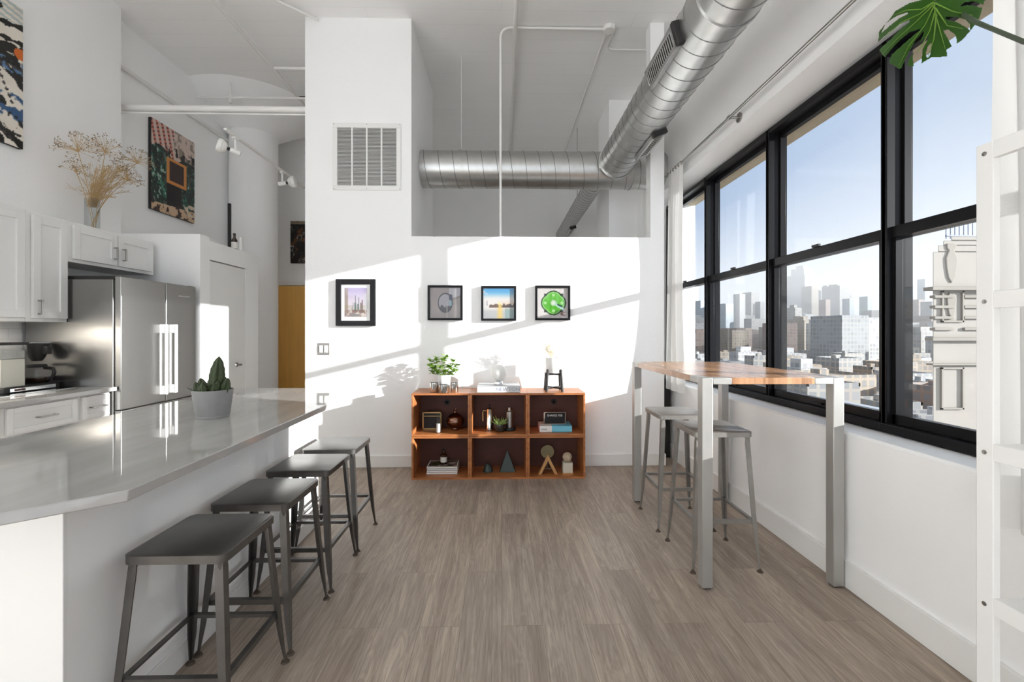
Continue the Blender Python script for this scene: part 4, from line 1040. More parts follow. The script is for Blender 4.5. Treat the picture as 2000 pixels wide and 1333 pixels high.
yl = at(45, 150, X=XL+.036).y
canvas((XL, yl-1.05, yl), None, 2.69, 3.735, 'x', 'large abstract black-and-cream painting at the top left edge', p_abs, 150, 150)
def p_green2(u, v, r):
    c = np.zeros(u.shape+(3,)); n = fbm(u, v, 22, 2, 5); c[:] = (.06, .16, .13)
    c = lay(c, sstep(.52, .60, n), (.18, .42, .34)); c = lay(c, sstep(.60, .68, fbm(u, v, 30, 8)), (.62, .72, .66)); c = lay(c, sstep(.60, .45, fbm(u, v, 12, 18))*.6, (.03, .06, .05))
    top = v > .70+.05*np.sin(u*9)
    c = lay(c, top, (.80, .72, .68))
    c = lay(c, top*(u < .48)*sstep(.0, .3, np.sin((u*.9+v*.35)*60)), (.78, .45, .38)); c = lay(c, top*(u < .5)*(np.sin((u*.9+v*.35)*60) > .2)*(np.sin((v*1.1-u*.3)*130) > .45), (.28, .16, .16))
    c = lay(c, (v > .70)*(u > .5)*sstep(.48, .56, fbm(u, v, 14, 5)), (.55, .50, .45)); c = lay(c, (v > .66)*(v < .80)*(u > .3)*sstep(.54, .60, fbm(u, v, 18, 15)), (.10, .09, .09))
    c = lay(c, (np.abs(u-.5) < .17)*(v < .42)*(v > .06), (.06, .045, .05))
    c = lay(c, (np.abs(u-.56) < .23)*(v > .36)*(v < .66), (.80, .52, .26))
    c = lay(c, (np.abs(u-.56) < .17)*(v > .40)*(v < .625), (.16, .10, .09)); c = lay(c, (np.abs(u-.56) < .17)*(v > .40)*(v < .625)*sstep(.3, .9, np.sin(u*90)), (.24, .14, .12))
    c = lay(c, (v < .09+.04*u), (.78, .66, .54)); c = lay(c, (v < .14)*sstep(.52, .58, fbm(u, v, 20, 25)), (.20, .13, .10))
    c = lay(c, (u > .74)*(v < .20)*(v > .06)*sstep(.42, .5, fbm(u, v, 16, 35)), (.80, .74, .66))
    return c
ya, yb_ = at(295.7, 300, X=XL2+.036).y, at(380, 300, X=XL2+.036).y
canvas((XL2, ya, yb_), None, 2.640, 3.615, 'x', 'tall green and orange canvas with a gold frame motif', p_green2, 110, 160)
def p_dark(u, v, r):
    c = np.zeros(u.shape+(3,)); c[:] = (.07, .06, .055); n = fbm(u, v, 9, 3, 5)
    c = lay(c, sstep(.58, .66, n), (.36, .22, .12)); c = lay(c, (np.abs(fbm(u, v, 5, 7)-.5) < .012), (.62, .60, .58)); c = lay(c, (v > .93), (.5, .45, .38)); c = lay(c, sstep(.62, .7, fbm(u, v, 12, 13)), (.12, .16, .14))
    return c
q0, q1 = at(567, 432, Y=7.11), at(567, 514, Y=7.11)
canvas((7.15, q0.x, q0.x+.66), None, q1.z, q0.z, 'y', 'dark abstract painting above the tan hall door', p_dark, 70, 90)

# ================================================================== WOODEN CRATES AND WHAT STANDS ON THEM
CY0, CY1 = 3.965, 4.325
cw, chh = .5205, .3875
names = [['lower left wooden crate holding books', 'lower middle wooden crate holding a dark pyramid', 'lower right wooden crate holding a wooden triangle and cube'],
         ['upper left wooden crate holding a copper vase', 'upper middle wooden crate holding steel bottles', 'upper right wooden crate holding a blue book']]
t_ = .017
def crate(i, j):
    x0 = -.808+i*.5215; x1 = x0+cw; z0 = j*chh+.0005*(j > 0); z1 = z0+chh-.001
    c = empty('wooden_crate', ((x0+x1)/2, (CY0+CY1)/2, z0), names[j][i], 'crate', 'wooden crates stacked as a low shelf')
    MB().box(x0, x1, CY0, CY1, z0, z0+t_).build('bottom_board', M['crate'], c, .0012)
    MB().box(x0, x1, CY0, CY1, z1-t_, z1).build('top_board', M['crate'], c, .0012)
    MB().box(x0, x0+t_, CY0+.0008, CY1, z0+t_, z1-t_).build('side_board', M['crate'], c, .0012)
    MB().box(x1-t_, x1, CY0+.0008, CY1, z0+t_, z1-t_).build('side_board', M['crate'], c, .0012)
    hx_, hz_ = (x0+x1)/2+.015, z0+.255
    if j == 1 and i != 1:
        MB().holed(x0+t_, x1-t_, z0+t_, z1-t_, CY1-.022, CY1-.010, hx_, hz_, .022).build('back_board', M['backwood_shaded'], c, smooth=0)
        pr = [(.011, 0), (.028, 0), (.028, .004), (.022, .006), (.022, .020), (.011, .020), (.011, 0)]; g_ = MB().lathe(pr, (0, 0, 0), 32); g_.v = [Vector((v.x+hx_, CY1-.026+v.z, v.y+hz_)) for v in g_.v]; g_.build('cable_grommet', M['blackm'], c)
    else: MB().box(x0+t_, x1-t_, CY1-.022, CY1-.010, z0+t_, z1-t_).build('back_board', M['backwood_shaded'], c, smooth=0)
    return (x0, x1, z0)
for j in (0, 1):
    for i in (0, 1, 2): crate(i, j)
ZU = chh+t_+.0006; ZB = t_+.0002; ZT = 2*chh
def px(x, y, Y): return at(x, y, Y=Y)
def book(name, x0, x1, y0, y1, z0, z1, cov, label, cat='book', group=None, rot=0, pages=True, spine=None):
    b = empty(name, ((x0+x1)/2, (y0+y1)/2, z0), label, cat, group)
    c = .0025
    MB().box(x0, x1, y0, y1, z0, z0+c).box(x0, x1, y0, y1, z1-c, z1).box(x0, x1, y0, y0+c, z0, z1).build('cover', M[cov], b, .0006)
    MB().box(x0+.004, x1-.004, y0+c, y1-.004, z0+c, z1-c).build('pages', M['paper'], b)
    if rot: b.rotation_euler.z = rot
    return b
# --- on top
def X(x, Y): return at(x, 700, Y=Y).x
sc = 4.09/F
def glasscup(x, r, h, label, y=4.05):
    t = empty('mirrored_candle_holder', (x, y, ZT), label, 'candle holder', 'mirrored holders on the crates')
    MB().lathe([(0, 0), (r*.94, 0), (r, .004), (r, h), (r-.003, h), (r-.003, .006), (0, .006)], (x, y, ZT), 32).build('cup', M['chrome'], t, smooth=50)
    MB().lathe([(0, .007), (r-.005, .007), (r-.005, h*.6), (0, h*.6)], (x, y, ZT), 24).build('candle', M['white'], t)
glasscup(X(848.5, 4.05), .042, .088, 'left round mirrored candle holder on top of the crates')
glasscup(X(887.5, 4.05), .036, .088, 'right round mirrored candle holder on top of the crates')
glasscup(X(867.5, 4.02), .049, .070, 'middle wide mirrored holder in front of the basil pot', 4.015)
bx, by = X(867, 4.16), 4.16
bp_ = empty('potted_basil', (bx, by, ZT), 'bright green leafy plant in a white pot on the left crate', 'potted plant')
MB().lathe([(0, 0), (.045, 0), (.062, .10), (.066, .148), (.061, .148), (.056, .135), (0, .132)], (bx, by, ZT), 40).build('pot', M['white'], bp_, smooth=50)
MB().lathe([(0, .134), (.055, .133)], (bx, by, ZT), 20).build('soil', M['soil'], bp_)
rng = random.Random(21); stems = MB(); lv = MB()
def leaflet(mb, c, d, u, ln, wd):
    c = Vector(c); d = Vector(d).normalized(); u = Vector(u); u = (u-d*u.dot(d)).normalized(); nn = d.cross(u)
    P = [(0, 0), (.25, .42), (.55, .5), (.85, .25), (1, 0), (.85, -.25), (.55, -.5), (.25, -.42)]
    vs = [c+d*ln*a+u*wd*b+nn*(wd*.25*(abs(b)*1.2-a*a*.6)) for a, b in P]
    m = [c+d*ln*.25, c+d*ln*.6+nn*(-.1*wd)]
    b0 = len(mb.v)
    mb.add(vs+m, [(0, 1, 8), (0, 8, 7), (1, 2, 9, 8), (2, 3, 9), (3, 4, 9), (9, 4, 5), (9, 5, 6), (8, 9, 6, 7)])
for tx, tz, yy in [(842, 697, 0), (852, 690, .02), (866, 694, -.03), (871, 689, 0), (885, 696, 0), (893, 706, .02), (838, 705, -.02), (860, 707, -.05), (878, 706, .03), (848, 708, .04), (888, 715, -.03), (843, 717, .03), (872, 716, -.06), (856, 718, -.04), (882, 722, .02)]:
    tip = at(tx, tz+9, Y=by+yy); base = Vector((bx+rng.uniform(-.02, .02), by+rng.uniform(-.02, .02), ZT+.134))
    mid = (tip+base)/2+Vector(((tip.x-bx)*.25, 0, 0)); pts = [base*(1-t)**2+mid*2*t*(1-t)+tip*t*t for t in [k/6 for k in range(7)]]
    stems.tube(pts, .0013, 5)
    for k in range(26):
        p = pts[rng.choice([3, 4, 5, 5, 6, 6, 6])]+Vector([rng.uniform(-.012, .012) for _ in range(3)])
        a = rng.uniform(0, 2*PI); leaflet(lv, p, (math.cos(a), math.sin(a), rng.uniform(-.1, .8)), (-math.sin(a), math.cos(a), rng.uniform(-.3, .3)), rng.uniform(.026, .042), rng.uniform(.020, .032))
stems.build('stems', M['succ'], bp_, smooth=60); lv.build('foliage', M['basil'], bp_, smooth=60)['kind'] = 'stuff'
# books under the globe lamp
Yk = 4.0
b1 = book('book', X(932, Yk), X(1016, Yk), 3.995, 4.27, ZT+.0003, ZT+.058, 'spine_grey', 'thick pale book lying under the globe lamp on the middle crate')
text('title_lettering', 'NEWTON', .048, (X(992, Yk), 3.9945, ZT+.029), RX, M['ink'], b1)
gx, gy = X(974, 4.10), 4.10; gz = ZT+.0585
gl = empty('globe_lamp', (gx, gy, gz), 'small frosted globe table lamp on a chrome base', 'lamp')
MB().lathe([(0, 0), (.040, 0), (.041, .004), (.041, .028), (.038, .033), (.020, .035), (.030, .042), (.040, .048), (.0, .050)], (gx, gy, gz), 36).build('base', M['chrome'], gl, smooth=40)
MB().sphere((gx, gy, gz+.113), .077, 40).build('lamp_shade', M['globe'], gl, smooth=80)
# planter on stand
qx, qy = X(1081, 4.12), 4.12
pl = empty('planter', (qx, qy, ZT), 'white cylinder planter on a black four-leg stand with feathery grass', 'potted plant')
mb = MB(); R_ = .083
for a in (PI/4, 3*PI/4, 5*PI/4, 7*PI/4):
    ca, sa = math.cos(a), math.sin(a)
    lg = MB(); Rz = Matrix.Rotation(a, 3, 'Z'); 
    lg.add([Vector((qx, qy, 0))+Rz@Vector(v) for v in [(R_+.012, -.009, ZT), (R_+.030, -.009, ZT), (R_+.030, .009, ZT), (R_+.012, .009, ZT), (R_-.002, -.009, ZT+.205), (R_+.012, -.009, ZT+.205), (R_+.012, .009, ZT+.205), (R_-.002, .009, ZT+.205)]], [(3,2,1,0),(4,5,6,7),(0,1,5,4),(1,2,6,5),(2,3,7,6),(3,0,4,7)])
    lg.build('stand_leg', M['blackm'], pl, .002)
for a in (PI/4, 3*PI/4):
    Rz = Matrix.Rotation(a, 3, 'Z')
    MB().obox((qx, qy, ZT+.158), (2*R_, .018, .018), Rz).build('stand_crossbar', M['blackm'], pl, .001)
    MB().obox((qx, qy, ZT+.030), (2*R_+.02, .014, .016), Rz).build('stand_crossbar', M['blackm'], pl, .001)
MB().lathe([(0, 0), (.074, 0), (.078, .006), (.078, .145), (.073, .145), (.071, .13), (0, .128)], (qx, qy, ZT+.168), 40).build('pot', M['white'], pl, smooth=50)
MB().lathe([(0, .130), (.07, .129)], (qx, qy, ZT+.168), 20).build('soil', M['soil'], pl)
fm = MB()
for i in range(70):
    tip = at(rng.gauss(1071, 9), rng.uniform(668, 692), Y=qy+rng.uniform(-.05, .05)); base = Vector((qx-.01+rng.uniform(-.02, .02), qy+rng.uniform(-.02, .02), ZT+.168+.128))
    mid = (tip+base)/2+Vector((.012, 0, .02)); pts = [base*(1-t)**2+mid*2*t*(1-t)+tip*t*t for t in [k/6 for k in range(7)]]
    fm.tube(pts, .0009, 4)
    for k in range(8):
        p = pts[rng.choice([4, 5, 6])]; q_ = p+Vector([rng.uniform(-.016, .016) for _ in range(3)]); fm.tube([p, q_], .0016, 3)
fm.build('feather_grass', mat('cream_grass', (.78, .72, .60), .9), pl, smooth=60)['kind'] = 'stuff'

# --- upper left crate
Yi = 4.20
x0, x1 = X(826, Yi), X(863, Yi)
rd = empty('brass_box', ((x0+x1)/2, Yi, ZU), 'brass-framed dark shadow box with a handle in the upper left crate', 'box')
hh = .165
MB().box(x0, x1, Yi-.03, Yi+.03, ZU, ZU+.012).box(x0, x1, Yi-.03, Yi+.03, ZU+hh-.012, ZU+hh).box(x0, x0+.012, Yi-.03, Yi+.03, ZU, ZU+hh).box(x1-.012, x1, Yi-.03, Yi+.03, ZU, ZU+hh).box(x0, x1, Yi-.032, Yi-.026, ZU+.122, ZU+.130).build('brass_frame', M['brass'], rd, .001)
MB().box(x0+.012, x1-.012, Yi-.024, Yi+.028, ZU+.012, ZU+hh-.012).build('panel', M['blackm'], rd)
MB().tube([((x0+x1)/2-.04, Yi, ZU+hh), ((x0+x1)/2-.03, Yi, ZU+hh+.012), ((x0+x1)/2+.03, Yi, ZU+hh+.012), ((x0+x1)/2+.04, Yi, ZU+hh)], .0035, 8).build('carry_handle', M['blackm'], rd)
gx2, gy2 = X(856, 4.03), 4.03
cg = empty('candle_glass', (gx2, gy2, ZU), 'slim clear glass with a white candle at the front of the upper left crate', 'candle')
MB().lathe([(0, 0), (.022, 0), (.023, .17), (.021, .17), (.020, .006), (0, .006)], (gx2, gy2, ZU), 28).build('glass', M['vglass'], cg)
MB().lathe([(0, .007), (.0185, .007), (.0185, .085), (0, .085)], (gx2, gy2, ZU), 24).build('candle', M['white'], cg)
cx2, cy2 = X(889, 4.16), 4.16
cv = empty('copper_vase', (cx2, cy2, ZU), 'round dark copper vase with a narrow neck in the upper left crate', 'vase')
r = .082
prof = [(0, 0), (.035, 0), (.038, .006)]+[(max(.012, r*math.sin(PI*t)), .012+.145*(1-math.cos(PI*t))/2) for t in [k/14 for k in range(2, 14)]]+[(.013, .162), (.011, .178), (.017, .192), (.013, .192), (.009, .178)]
MB().lathe(prof, (cx2, cy2, ZU), 48).build('body', M['copper'], cv, smooth=60)
MB().lathe([(r*.93, .096), (r*.99+.002, .088), (r+.002, .083), (r*.99+.002, .078)], (cx2, cy2, ZU), 48).build('girth_band', M['copper'], cv, smooth=60)
# --- upper middle crate
mx, my = X(956, 4.13), 4.13
mk = empty('french_press', (mx, my, ZU), 'slim polished steel french press with a side handle in the middle crate', 'coffee pot')
MB().lathe([(0, 0), (.036, 0), (.038, .012), (.032, .020), (.030, .085), (.028, .088), (.028, .195), (.030, .200), (.0, .214)], (mx, my, ZU), 36).build('body', M['chrome'], mk, smooth=35)
MB().lathe([(.004, .214), (.004, .225), (.009, .230), (.009, .240), (0, .243)], (mx, my, ZU), 16).build('knob', M['blackm'], mk)
MB().tube([(mx-.028, my, ZU+.18), (mx-.058, my, ZU+.185), (mx-.062, my, ZU+.17), (mx-.062, my, ZU+.085)], [.004, .005, .006, .005], 8).build('handle', M['brass'], mk)
hx, hy = X(995.5, 4.13), 4.13
fl = empty('steel_bottle', (hx, hy, ZU), 'brushed steel cylinder bottle on a round dark base', 'bottle')
MB().lathe([(0, .030), (.036, .030), (.036, .176), (.030, .184), (.0, .186)], (hx, hy, ZU), 36).build('body', M['steel'], fl, smooth=35)
MB().lathe([(0, .184), (.020, .184), (.020, .214), (0, .216)], (hx, hy, ZU), 28).build('cap', M['nickel'], fl)
MB().lathe([(0, 0), (.052, 0), (.056, .010), (.050, .030), (0, .030)], (hx, hy, ZU), 36).build('base', M['blackm'], fl)
sx_, sy_ = X(976, 4.07), 4.07
su = empty('potted_succulent', (sx_, sy_, ZU), 'small green succulent in a round glass bowl in the middle crate', 'potted plant')
MB().lathe([(0, 0), (.035, 0), (.052, .03), (.052, .06), (.046, .078), (.044, .078), (.049, .06), (.049, .03), (.033, .004), (0, .004)], (sx_, sy_, ZU), 36).build('bowl', M['vglass'], su, smooth=50)
MB().lathe([(0, .005), (.033, .006), (.047, .03), (.047, .052), (0, .056)], (sx_, sy_, ZU), 28).build('soil', M['soil'], su)
sl_ = MB()
for i in range(18):
    a = 2.4*i; e = .35+.55*(i/18); d = Vector((math.cos(a)*math.cos(e), math.sin(a)*math.cos(e), math.sin(e)))
    b = Vector((sx_, sy_, ZU+.055)); ln = rng.uniform(.065, .105)
    sl_.tube([b, b+d*ln*.4, b+d*ln*.8+Vector((0, 0, .004)), b+d*ln+Vector((0, 0, .012))], [.005, .0065, .004, .0008], 6)
sl_.build('rosette', M['succ'], su, smooth=60)
# --- upper right crate
Yb_ = 4.03
bb_ = empty('book', (X(1085, Yb_), 4.12, ZU), 'light blue and pink hardback lying in the upper right crate', 'book')
x0, x1, xm = X(1054, Yb_), X(1117, Yb_), X(1078, Yb_)
z0, z1 = ZU+.0003, ZU+.060
MB().box(xm, x1, Yb_, 4.24, z0, z0+.003).box(xm, x1, Yb_, 4.24, z1-.003, z1).box(xm, x1, Yb_, Yb_+.003, z0, z1).build('cover', M['bluebook'], bb_, .0006)
MB().box(x0, xm, Yb_, 4.24, z0, z0+.003).box(x0, xm, Yb_, 4.24, z1-.003, z1).box(x0, xm, Yb_, Yb_+.003, z0, z1).build('cover', M['white'], bb_, .0006, label='white part of the cover')
MB().box(x0-.0006, x0+.002, Yb_+.001, 4.24, z0, z1).build('cover_edge', M['pink'], bb_)
MB().box(x0+.003, x1-.003, Yb_+.003, 4.236, z0+.003, z1-.003).build('pages', M['paper'], bb_)
text('title_lettering', 'KING', .022, (X(1063, Yb_), Yb_-.0006, z0+.026), RX, M['blackink'], bb_)
Yl = 4.10; x0, x1 = X(1062, Yl), X(1105, Yl); zl = z1+.0004; zh = zl+.113
lb = empty('letter_board', ((x0+x1)/2, Yl, zl), 'black felt letter board with white letters standing on the blue book', 'sign')
f_ = .006
MB().box(x0, x1, Yl-.008, Yl+.010, zl, zl+f_).box(x0, x1, Yl-.008, Yl+.010, zh-f_, zh).box(x0, x0+f_, Yl-.008, Yl+.010, zl, zh).box(x1-f_, x1, Yl-.008, Yl+.010, zl, zh).build('wood_frame', mat('frame_wood', (.30, .22, .18), .5), lb, .001)
MB().box(x0+f_, x1-f_, Yl-.002, Yl+.008, zl+f_, zh-f_).build('felt_panel', M['felt'], lb)
text('letters', 'SHAKES FEB', .027, ((x0+x1)/2, Yl-.0028, zh-.033), RX, M['whiteink'], lb)
# --- lower left crate
Yk = 4.06
x0, x1 = X(833, Yk), X(893, Yk)
hs = .0175
for k, (dx, cov, lb_) in enumerate(((0, 'white', 'lowest white book of the short stack in the lower left crate'), (.002, 'white', 'second white book from the bottom of the short stack'), (.004, 'spine_grey', 'third book in the stack, under the picture-covered one'), (.001, 'paper', 'top book of the stack with a dark picture cover'))):
    b = book('book', x0+dx, x1+dx, Yk, 4.27, ZB+k*hs+.0002, ZB+(k+1)*hs-.0003, cov, lb_, group='books stacked in the lower left crate')
def p_cov(u, v, r):
    c = np.zeros(u.shape+(3,)); c[:] = (.30, .26, .24); n = fbm(u, v, 5, 3)
    c = lay(c, sstep(.5, .65, n), (.72, .66, .62)); c = lay(c, (np.hypot((u-.25)/.2, (v-.5)/.3) < 1), (.25, .27, .12)); return c
art('cover_picture', (x0+.012, Yk+.012, ZB+4*hs+.0002), (x1-x0-.022, 0, 0), (0, .185, 0), 40, 30, p_cov, b)
bottle_amber('bottle', (X(866.5, 4.15), 4.15, ZB+4*hs+.0008), .030, .135, 'brown apothecary bottle with a pale label on the books', 'bottle')
# --- lower middle crate
qx_, qy_ = X(991, 4.15), 4.15
mb = MB(); hw = .073; z = ZB+.0003
tag(MB().add([(qx_-hw, qy_-.045, z), (qx_+hw, qy_-.045, z), (qx_+hw, qy_+.045, z), (qx_-hw, qy_+.045, z), (qx_, qy_, z+.195)], [(3, 2, 1, 0), (0, 1, 4), (1, 2, 4), (2, 3, 4), (3, 0, 4)]).build('pyramid_ornament', M['darkgreen'], bevel=.002, smooth=20), 'tall dark green pyramid ornament in the lower middle crate', 'ornament')
dx_, dy_ = X(953, 4.13), 4.13
tag(MB().lathe([(0, 0), (.045, 0), (.047, .01), (.036, .045), (.018, .07), (0, .076)], (dx_, dy_, ZB+.0003), 9).build('stone_ornament', M['darkgreen'], smooth=20), 'small faceted dark ornament left of the green pyramid', 'ornament')
# --- lower right crate
wx, wy = X(1070, 4.05), 4.05
wt = empty('wooden_wedge', (wx, wy, ZB), 'open wooden triangle made of two oak bars in the lower right crate', 'ornament')
ap = Vector((wx, wy, ZB+.168)); 
for s in (-1, 1):
    foot = Vector((wx+s*.075, wy, ZB)); wdt = .026
    d = (ap-foot).normalized()
    poly = [(foot.x-wdt/2*1.15, ZB+.0002), (foot.x+wdt/2*1.15, ZB+.0002), (wx+(.0 if s < 0 else wdt*.6), ap.z-.0), (wx-(wdt*.6 if s < 0 else .0), ap.z)]
    if s < 0: poly = [(foot.x-.014, ZB+.0002), (foot.x+.014, ZB+.0002), (wx-.0004, ap.z-.045), (wx-.0004, ap.z+.012)]
    else: poly = [(foot.x-.014, ZB+.0002), (foot.x+.014, ZB+.0002), (wx+.0004, ap.z+.012), (wx+.0004, ap.z-.045)]
    MB().prism(poly, wy-.017, wy+.017, 'y').build('bar', M['lightwood'], wt, .001)
ox, oy = X(1069, 4.20), 4.20
dk = empty('disc_ornament', (ox, oy, ZB), 'round olive disc on a small foot behind the wooden triangle', 'ornament')
MB().cyl((ox, oy-.011, ZB+.165), (ox, oy+.011, ZB+.165), .064, n=44).build('disc', M['olive'], dk, .003)
MB().box(ox-.035, ox+.035, oy-.02, oy+.02, ZB, ZB+.012).cyl((ox, oy, ZB+.01), (ox, oy, ZB+.11), .008, n=12).build('foot', M['seed'], dk, .001)
kx, ky = X(1108, 4.08), 4.08
kb = empty('cube_block', (kx, ky, ZB), 'pale square block on a thin base carrying the rope ball', 'ornament')
MB().box(kx-.050, kx+.050, ky-.045, ky+.045, ZB, ZB+.009).build('base', M['lightwood'], kb, .001)
MB().box(kx-.045, kx+.045, ky-.042, ky+.042, ZB+.009, ZB+.103).build('block', mat('pale_plaster', (.62, .58, .48), .8), kb, .003)
rp = empty('rope_ball', (kx, ky, ZB+.103), 'woven rope ball resting on the pale block', 'ball')
MB().sphere((kx, ky, ZB+.1035+.043), .043, 28).build('ball', M['rope'], rp, smooth=80)
mb = MB()
for k in range(7):
    ax = Vector((math.sin(k*1.3), math.cos(k*2.1), math.sin(k*.7+.5))).normalized(); a = ax.orthogonal().normalized(); b = ax.cross(a); c0_ = Vector((kx, ky, ZB+.1465))
    mb.tube([c0_+(a*math.cos(t)+b*math.sin(t))*.0415 for t in [2*PI*i/28 for i in range(29)]], .003, 6)
mb.build('cord', M['rope'], rp, smooth=60)

# ================================================================== THE CITY OUTSIDE
GZ = -26.0
def ground():
    m, nt, b = newmat('city_ground'); tc = N(nt, 'ShaderNodeTexCoord')
    v = N(nt, 'ShaderNodeTexVoronoi'); v.inputs['Scale'].default_value = .045; L(nt, tc.outputs['Object'], v.inputs[0])
    cr = N(nt, 'ShaderNodeValToRGB'); L(nt, v.outputs['Color'], cr.inputs[0]); e = cr.color_ramp.elements
    e[0].color = (.10, .09, .07, 1); e[1].color = (.28, .25, .215, 1); x = e.new(.45); x.color = (.19, .165, .135, 1)
    L(nt, cr.outputs[0], b.inputs['Base Color']); b.inputs['Roughness'].default_value = .9
    return m
g = MB().box(2.6, 3600, -12, 3800, GZ-1, GZ).build('ground', ground()); g['kind'] = 'structure'
def facade(name, wall, win, bw=3.2, rh=3.4, ms=.5, rough=.7):
    m, nt, b = newmat(name); tc = N(nt, 'ShaderNodeTexCoord'); sp = N(nt, 'ShaderNodeSeparateXYZ'); L(nt, tc.outputs['Object'], sp.inputs[0])
    cb = N(nt, 'ShaderNodeCombineXYZ'); L(nt, mathn(nt, 'ADD', sp.outputs[0], sp.outputs[1]), cb.inputs[0]); L(nt, sp.outputs[2], cb.inputs[1])
    br = N(nt, 'ShaderNodeTexBrick'); br.offset = 0; L(nt, cb.outputs[0], br.inputs[0]); br.inputs['Scale'].default_value = 1
    br.inputs['Brick Width'].default_value = bw; br.inputs['Row Height'].default_value = rh; br.inputs['Mortar Size'].default_value = ms
    br.inputs['Color1'].default_value = (*win, 1); br.inputs['Color2'].default_value = (*[c*1.5 for c in win], 1); br.inputs['Mortar'].default_value = (*wall, 1)
    ge = N(nt, 'ShaderNodeNewGeometry'); s2 = N(nt, 'ShaderNodeSeparateXYZ'); L(nt, ge.outputs['Normal'], s2.inputs[0])
    up = mathn(nt, 'GREATER_THAN', s2.outputs[2], .5)
    L(nt, mixc(nt, up, br.outputs[0], tuple(min(1, c*1.05) for c in wall)), b.inputs['Base Color']); b.inputs['Roughness'].default_value = rough
    return m
FA = [facade('pale_stone_facade', (.29, .27, .24), (.17, .175, .18)), facade('tan_facade', (.28, .225, .165), (.15, .14, .13)), facade('white_facade', (.36, .35, .335), (.22, .225, .235)),
      facade('pink_brick_facade', (.27, .19, .15), (.15, .135, .13)), facade('glass_facade', (.23, .26, .285), (.13, .165, .20), 2.2, 3.6, .35, .3), facade('grey_facade', (.25, .25, .243), (.15, .16, .17))]
def place(px_, dist): d = ray(px_, 648); d.z = 0; d = d.normalized(); return d*dist
rng = random.Random(99)
used = []; seen_labels = set()
def ok(c, r):
    for a, b in used:
        if (a-c).length < r+b: return False
    used.append((c, r)); return True
def block(name, pos, wx, wy, h, fa, label, cat='building', group=None, crown=None, rot=None, force=False):
    if label in seen_labels: return None
    if not ok(Vector((pos.x, pos.y, 0)), max(wx, wy)*.70) and not force: return None
    seen_labels.add(label)
    b = empty(name, (pos.x, pos.y, GZ), label, cat, group)
    x, y = pos.x, pos.y
    MB().box(x-wx/2, x+wx/2, y-wy/2, y+wy/2, GZ, GZ+h).build('walls', FA[fa], b, smooth=0)
    if crown == 'step':
        MB().box(x-wx*.36, x+wx*.36, y-wy*.36, y+wy*.36, GZ+h, GZ+h*1.10).box(x-wx*.2, x+wx*.2, y-wy*.2, y+wy*.2, GZ+h*1.1, GZ+h*1.15).build('crown', FA[fa], b, smooth=0)
    elif crown == 'box':
        MB().box(x-wx*.3, x+wx*.15, y-wy*.25, y+wy*.25, GZ+h, GZ+h+4).build('roof_housing', FA[fa], b, smooth=0)
    elif crown == 'para':
        t = .5
        MB().box(x-wx/2, x+wx/2, y-wy/2, y-wy/2+t, GZ+h, GZ+h+1).box(x-wx/2, x+wx/2, y+wy/2-t, y+wy/2, GZ+h, GZ+h+1).box(x-wx/2, x-wx/2+t, y-wy/2, y+wy/2, GZ+h, GZ+h+1).box(x+wx/2-t, x+wx/2, y-wy/2, y+wy/2, GZ+h, GZ+h+1).box(x-wx*.2, x-wx*.02, y-wy*.1, y+wy*.1, GZ+h, GZ+h+2.4).build('parapet', FA[fa], b, smooth=0)
    b.rotation_euler.z = rot if rot is not None else rng.choice([0, .15, -.2])
    return b
def tower(px0, px1, ytop, dist, fa, label, crown=None):
    wd = (px1-px0)/F*dist*.82; c = place((px0+px1)/2, dist); zc = dist*math.cos(math.atan(((px0+px1)/2-1000)/F))
    h = H+(648-ytop)/F*zc-GZ
    return block('skyscraper', c, wd, wd, h if crown != 'step' else h/1.15, fa, label, 'skyscraper', crown=crown, rot=.35, force=True)
TW = [(1548, 1585, 520, 1500, 2, 'very tall pale skyscraper with a stepped crown, tallest on the skyline', 'step'),
      (1543, 1556, 552, 1650, 4, 'slim pale tower just left of the tallest skyscraper', None), (1572, 1592, 560, 1300, 1, 'tan flat-topped tower right of the tallest skyscraper', None),
      (1592, 1609, 570, 1400, 5, 'grey mid-height tower between the tan tower and the wide one', 'box'), (1610, 1618, 558, 1350, 4, 'narrow dark tower touching the wide cream slab', None),
      (1617, 1650, 560, 1250, 0, 'wide cream high-rise slab on the skyline', 'box'), (1604, 1617, 586, 1000, 3, 'small pinkish tower before the wide cream slab', None),
      (1650, 1663, 584, 1150, 4, 'bluish glass block right of the wide cream slab', None), (1684, 1698, 580, 1100, 4, 'dark rounded tower at the right edge of the third window', None),
      (1541, 1560, 602, 700, 0, 'pale apartment tower low at the left of the third window', 'box'), (1560, 1577, 626, 620, 1, 'sand-coloured apartment tower with balconies', 'box'), (1579, 1594, 632, 600, 2, 'white apartment tower beside the sand-coloured one', 'box'),
      (1406, 1428, 594, 900, 4, 'dark glass tower seen through the second window', None), (1436, 1452, 575, 1100, 2, 'white tower in the second window behind the curtain reflection', None), (1455, 1477, 572, 1200, 0, 'cream tower near the right side of the second window', None), (1478, 1490, 590, 1000, 5, 'grey tower at the right edge of the second window', None),
      (1350, 1362, 560, 1100, 4, 'blue-green glass tower in the leftmost window', None), (1361, 1376, 588, 900, 4, 'dark glass block in the leftmost window', None),
      (1766, 1778, 556, 1300, 4, 'blue glass tower at the left of the nearest window', None), (1780, 1797, 586, 950, 3, 'reddish brick tower in the nearest window', None), (1797, 1808, 546, 1250, 4, 'bright blue glass tower in the nearest window', None), (1806, 1822, 590, 900, 5, 'dark grey tower partly behind the pale corner building', None)]
for t in TW: tower(t[0], t[1], t[2], t[3], t[4], t[5], t[6])
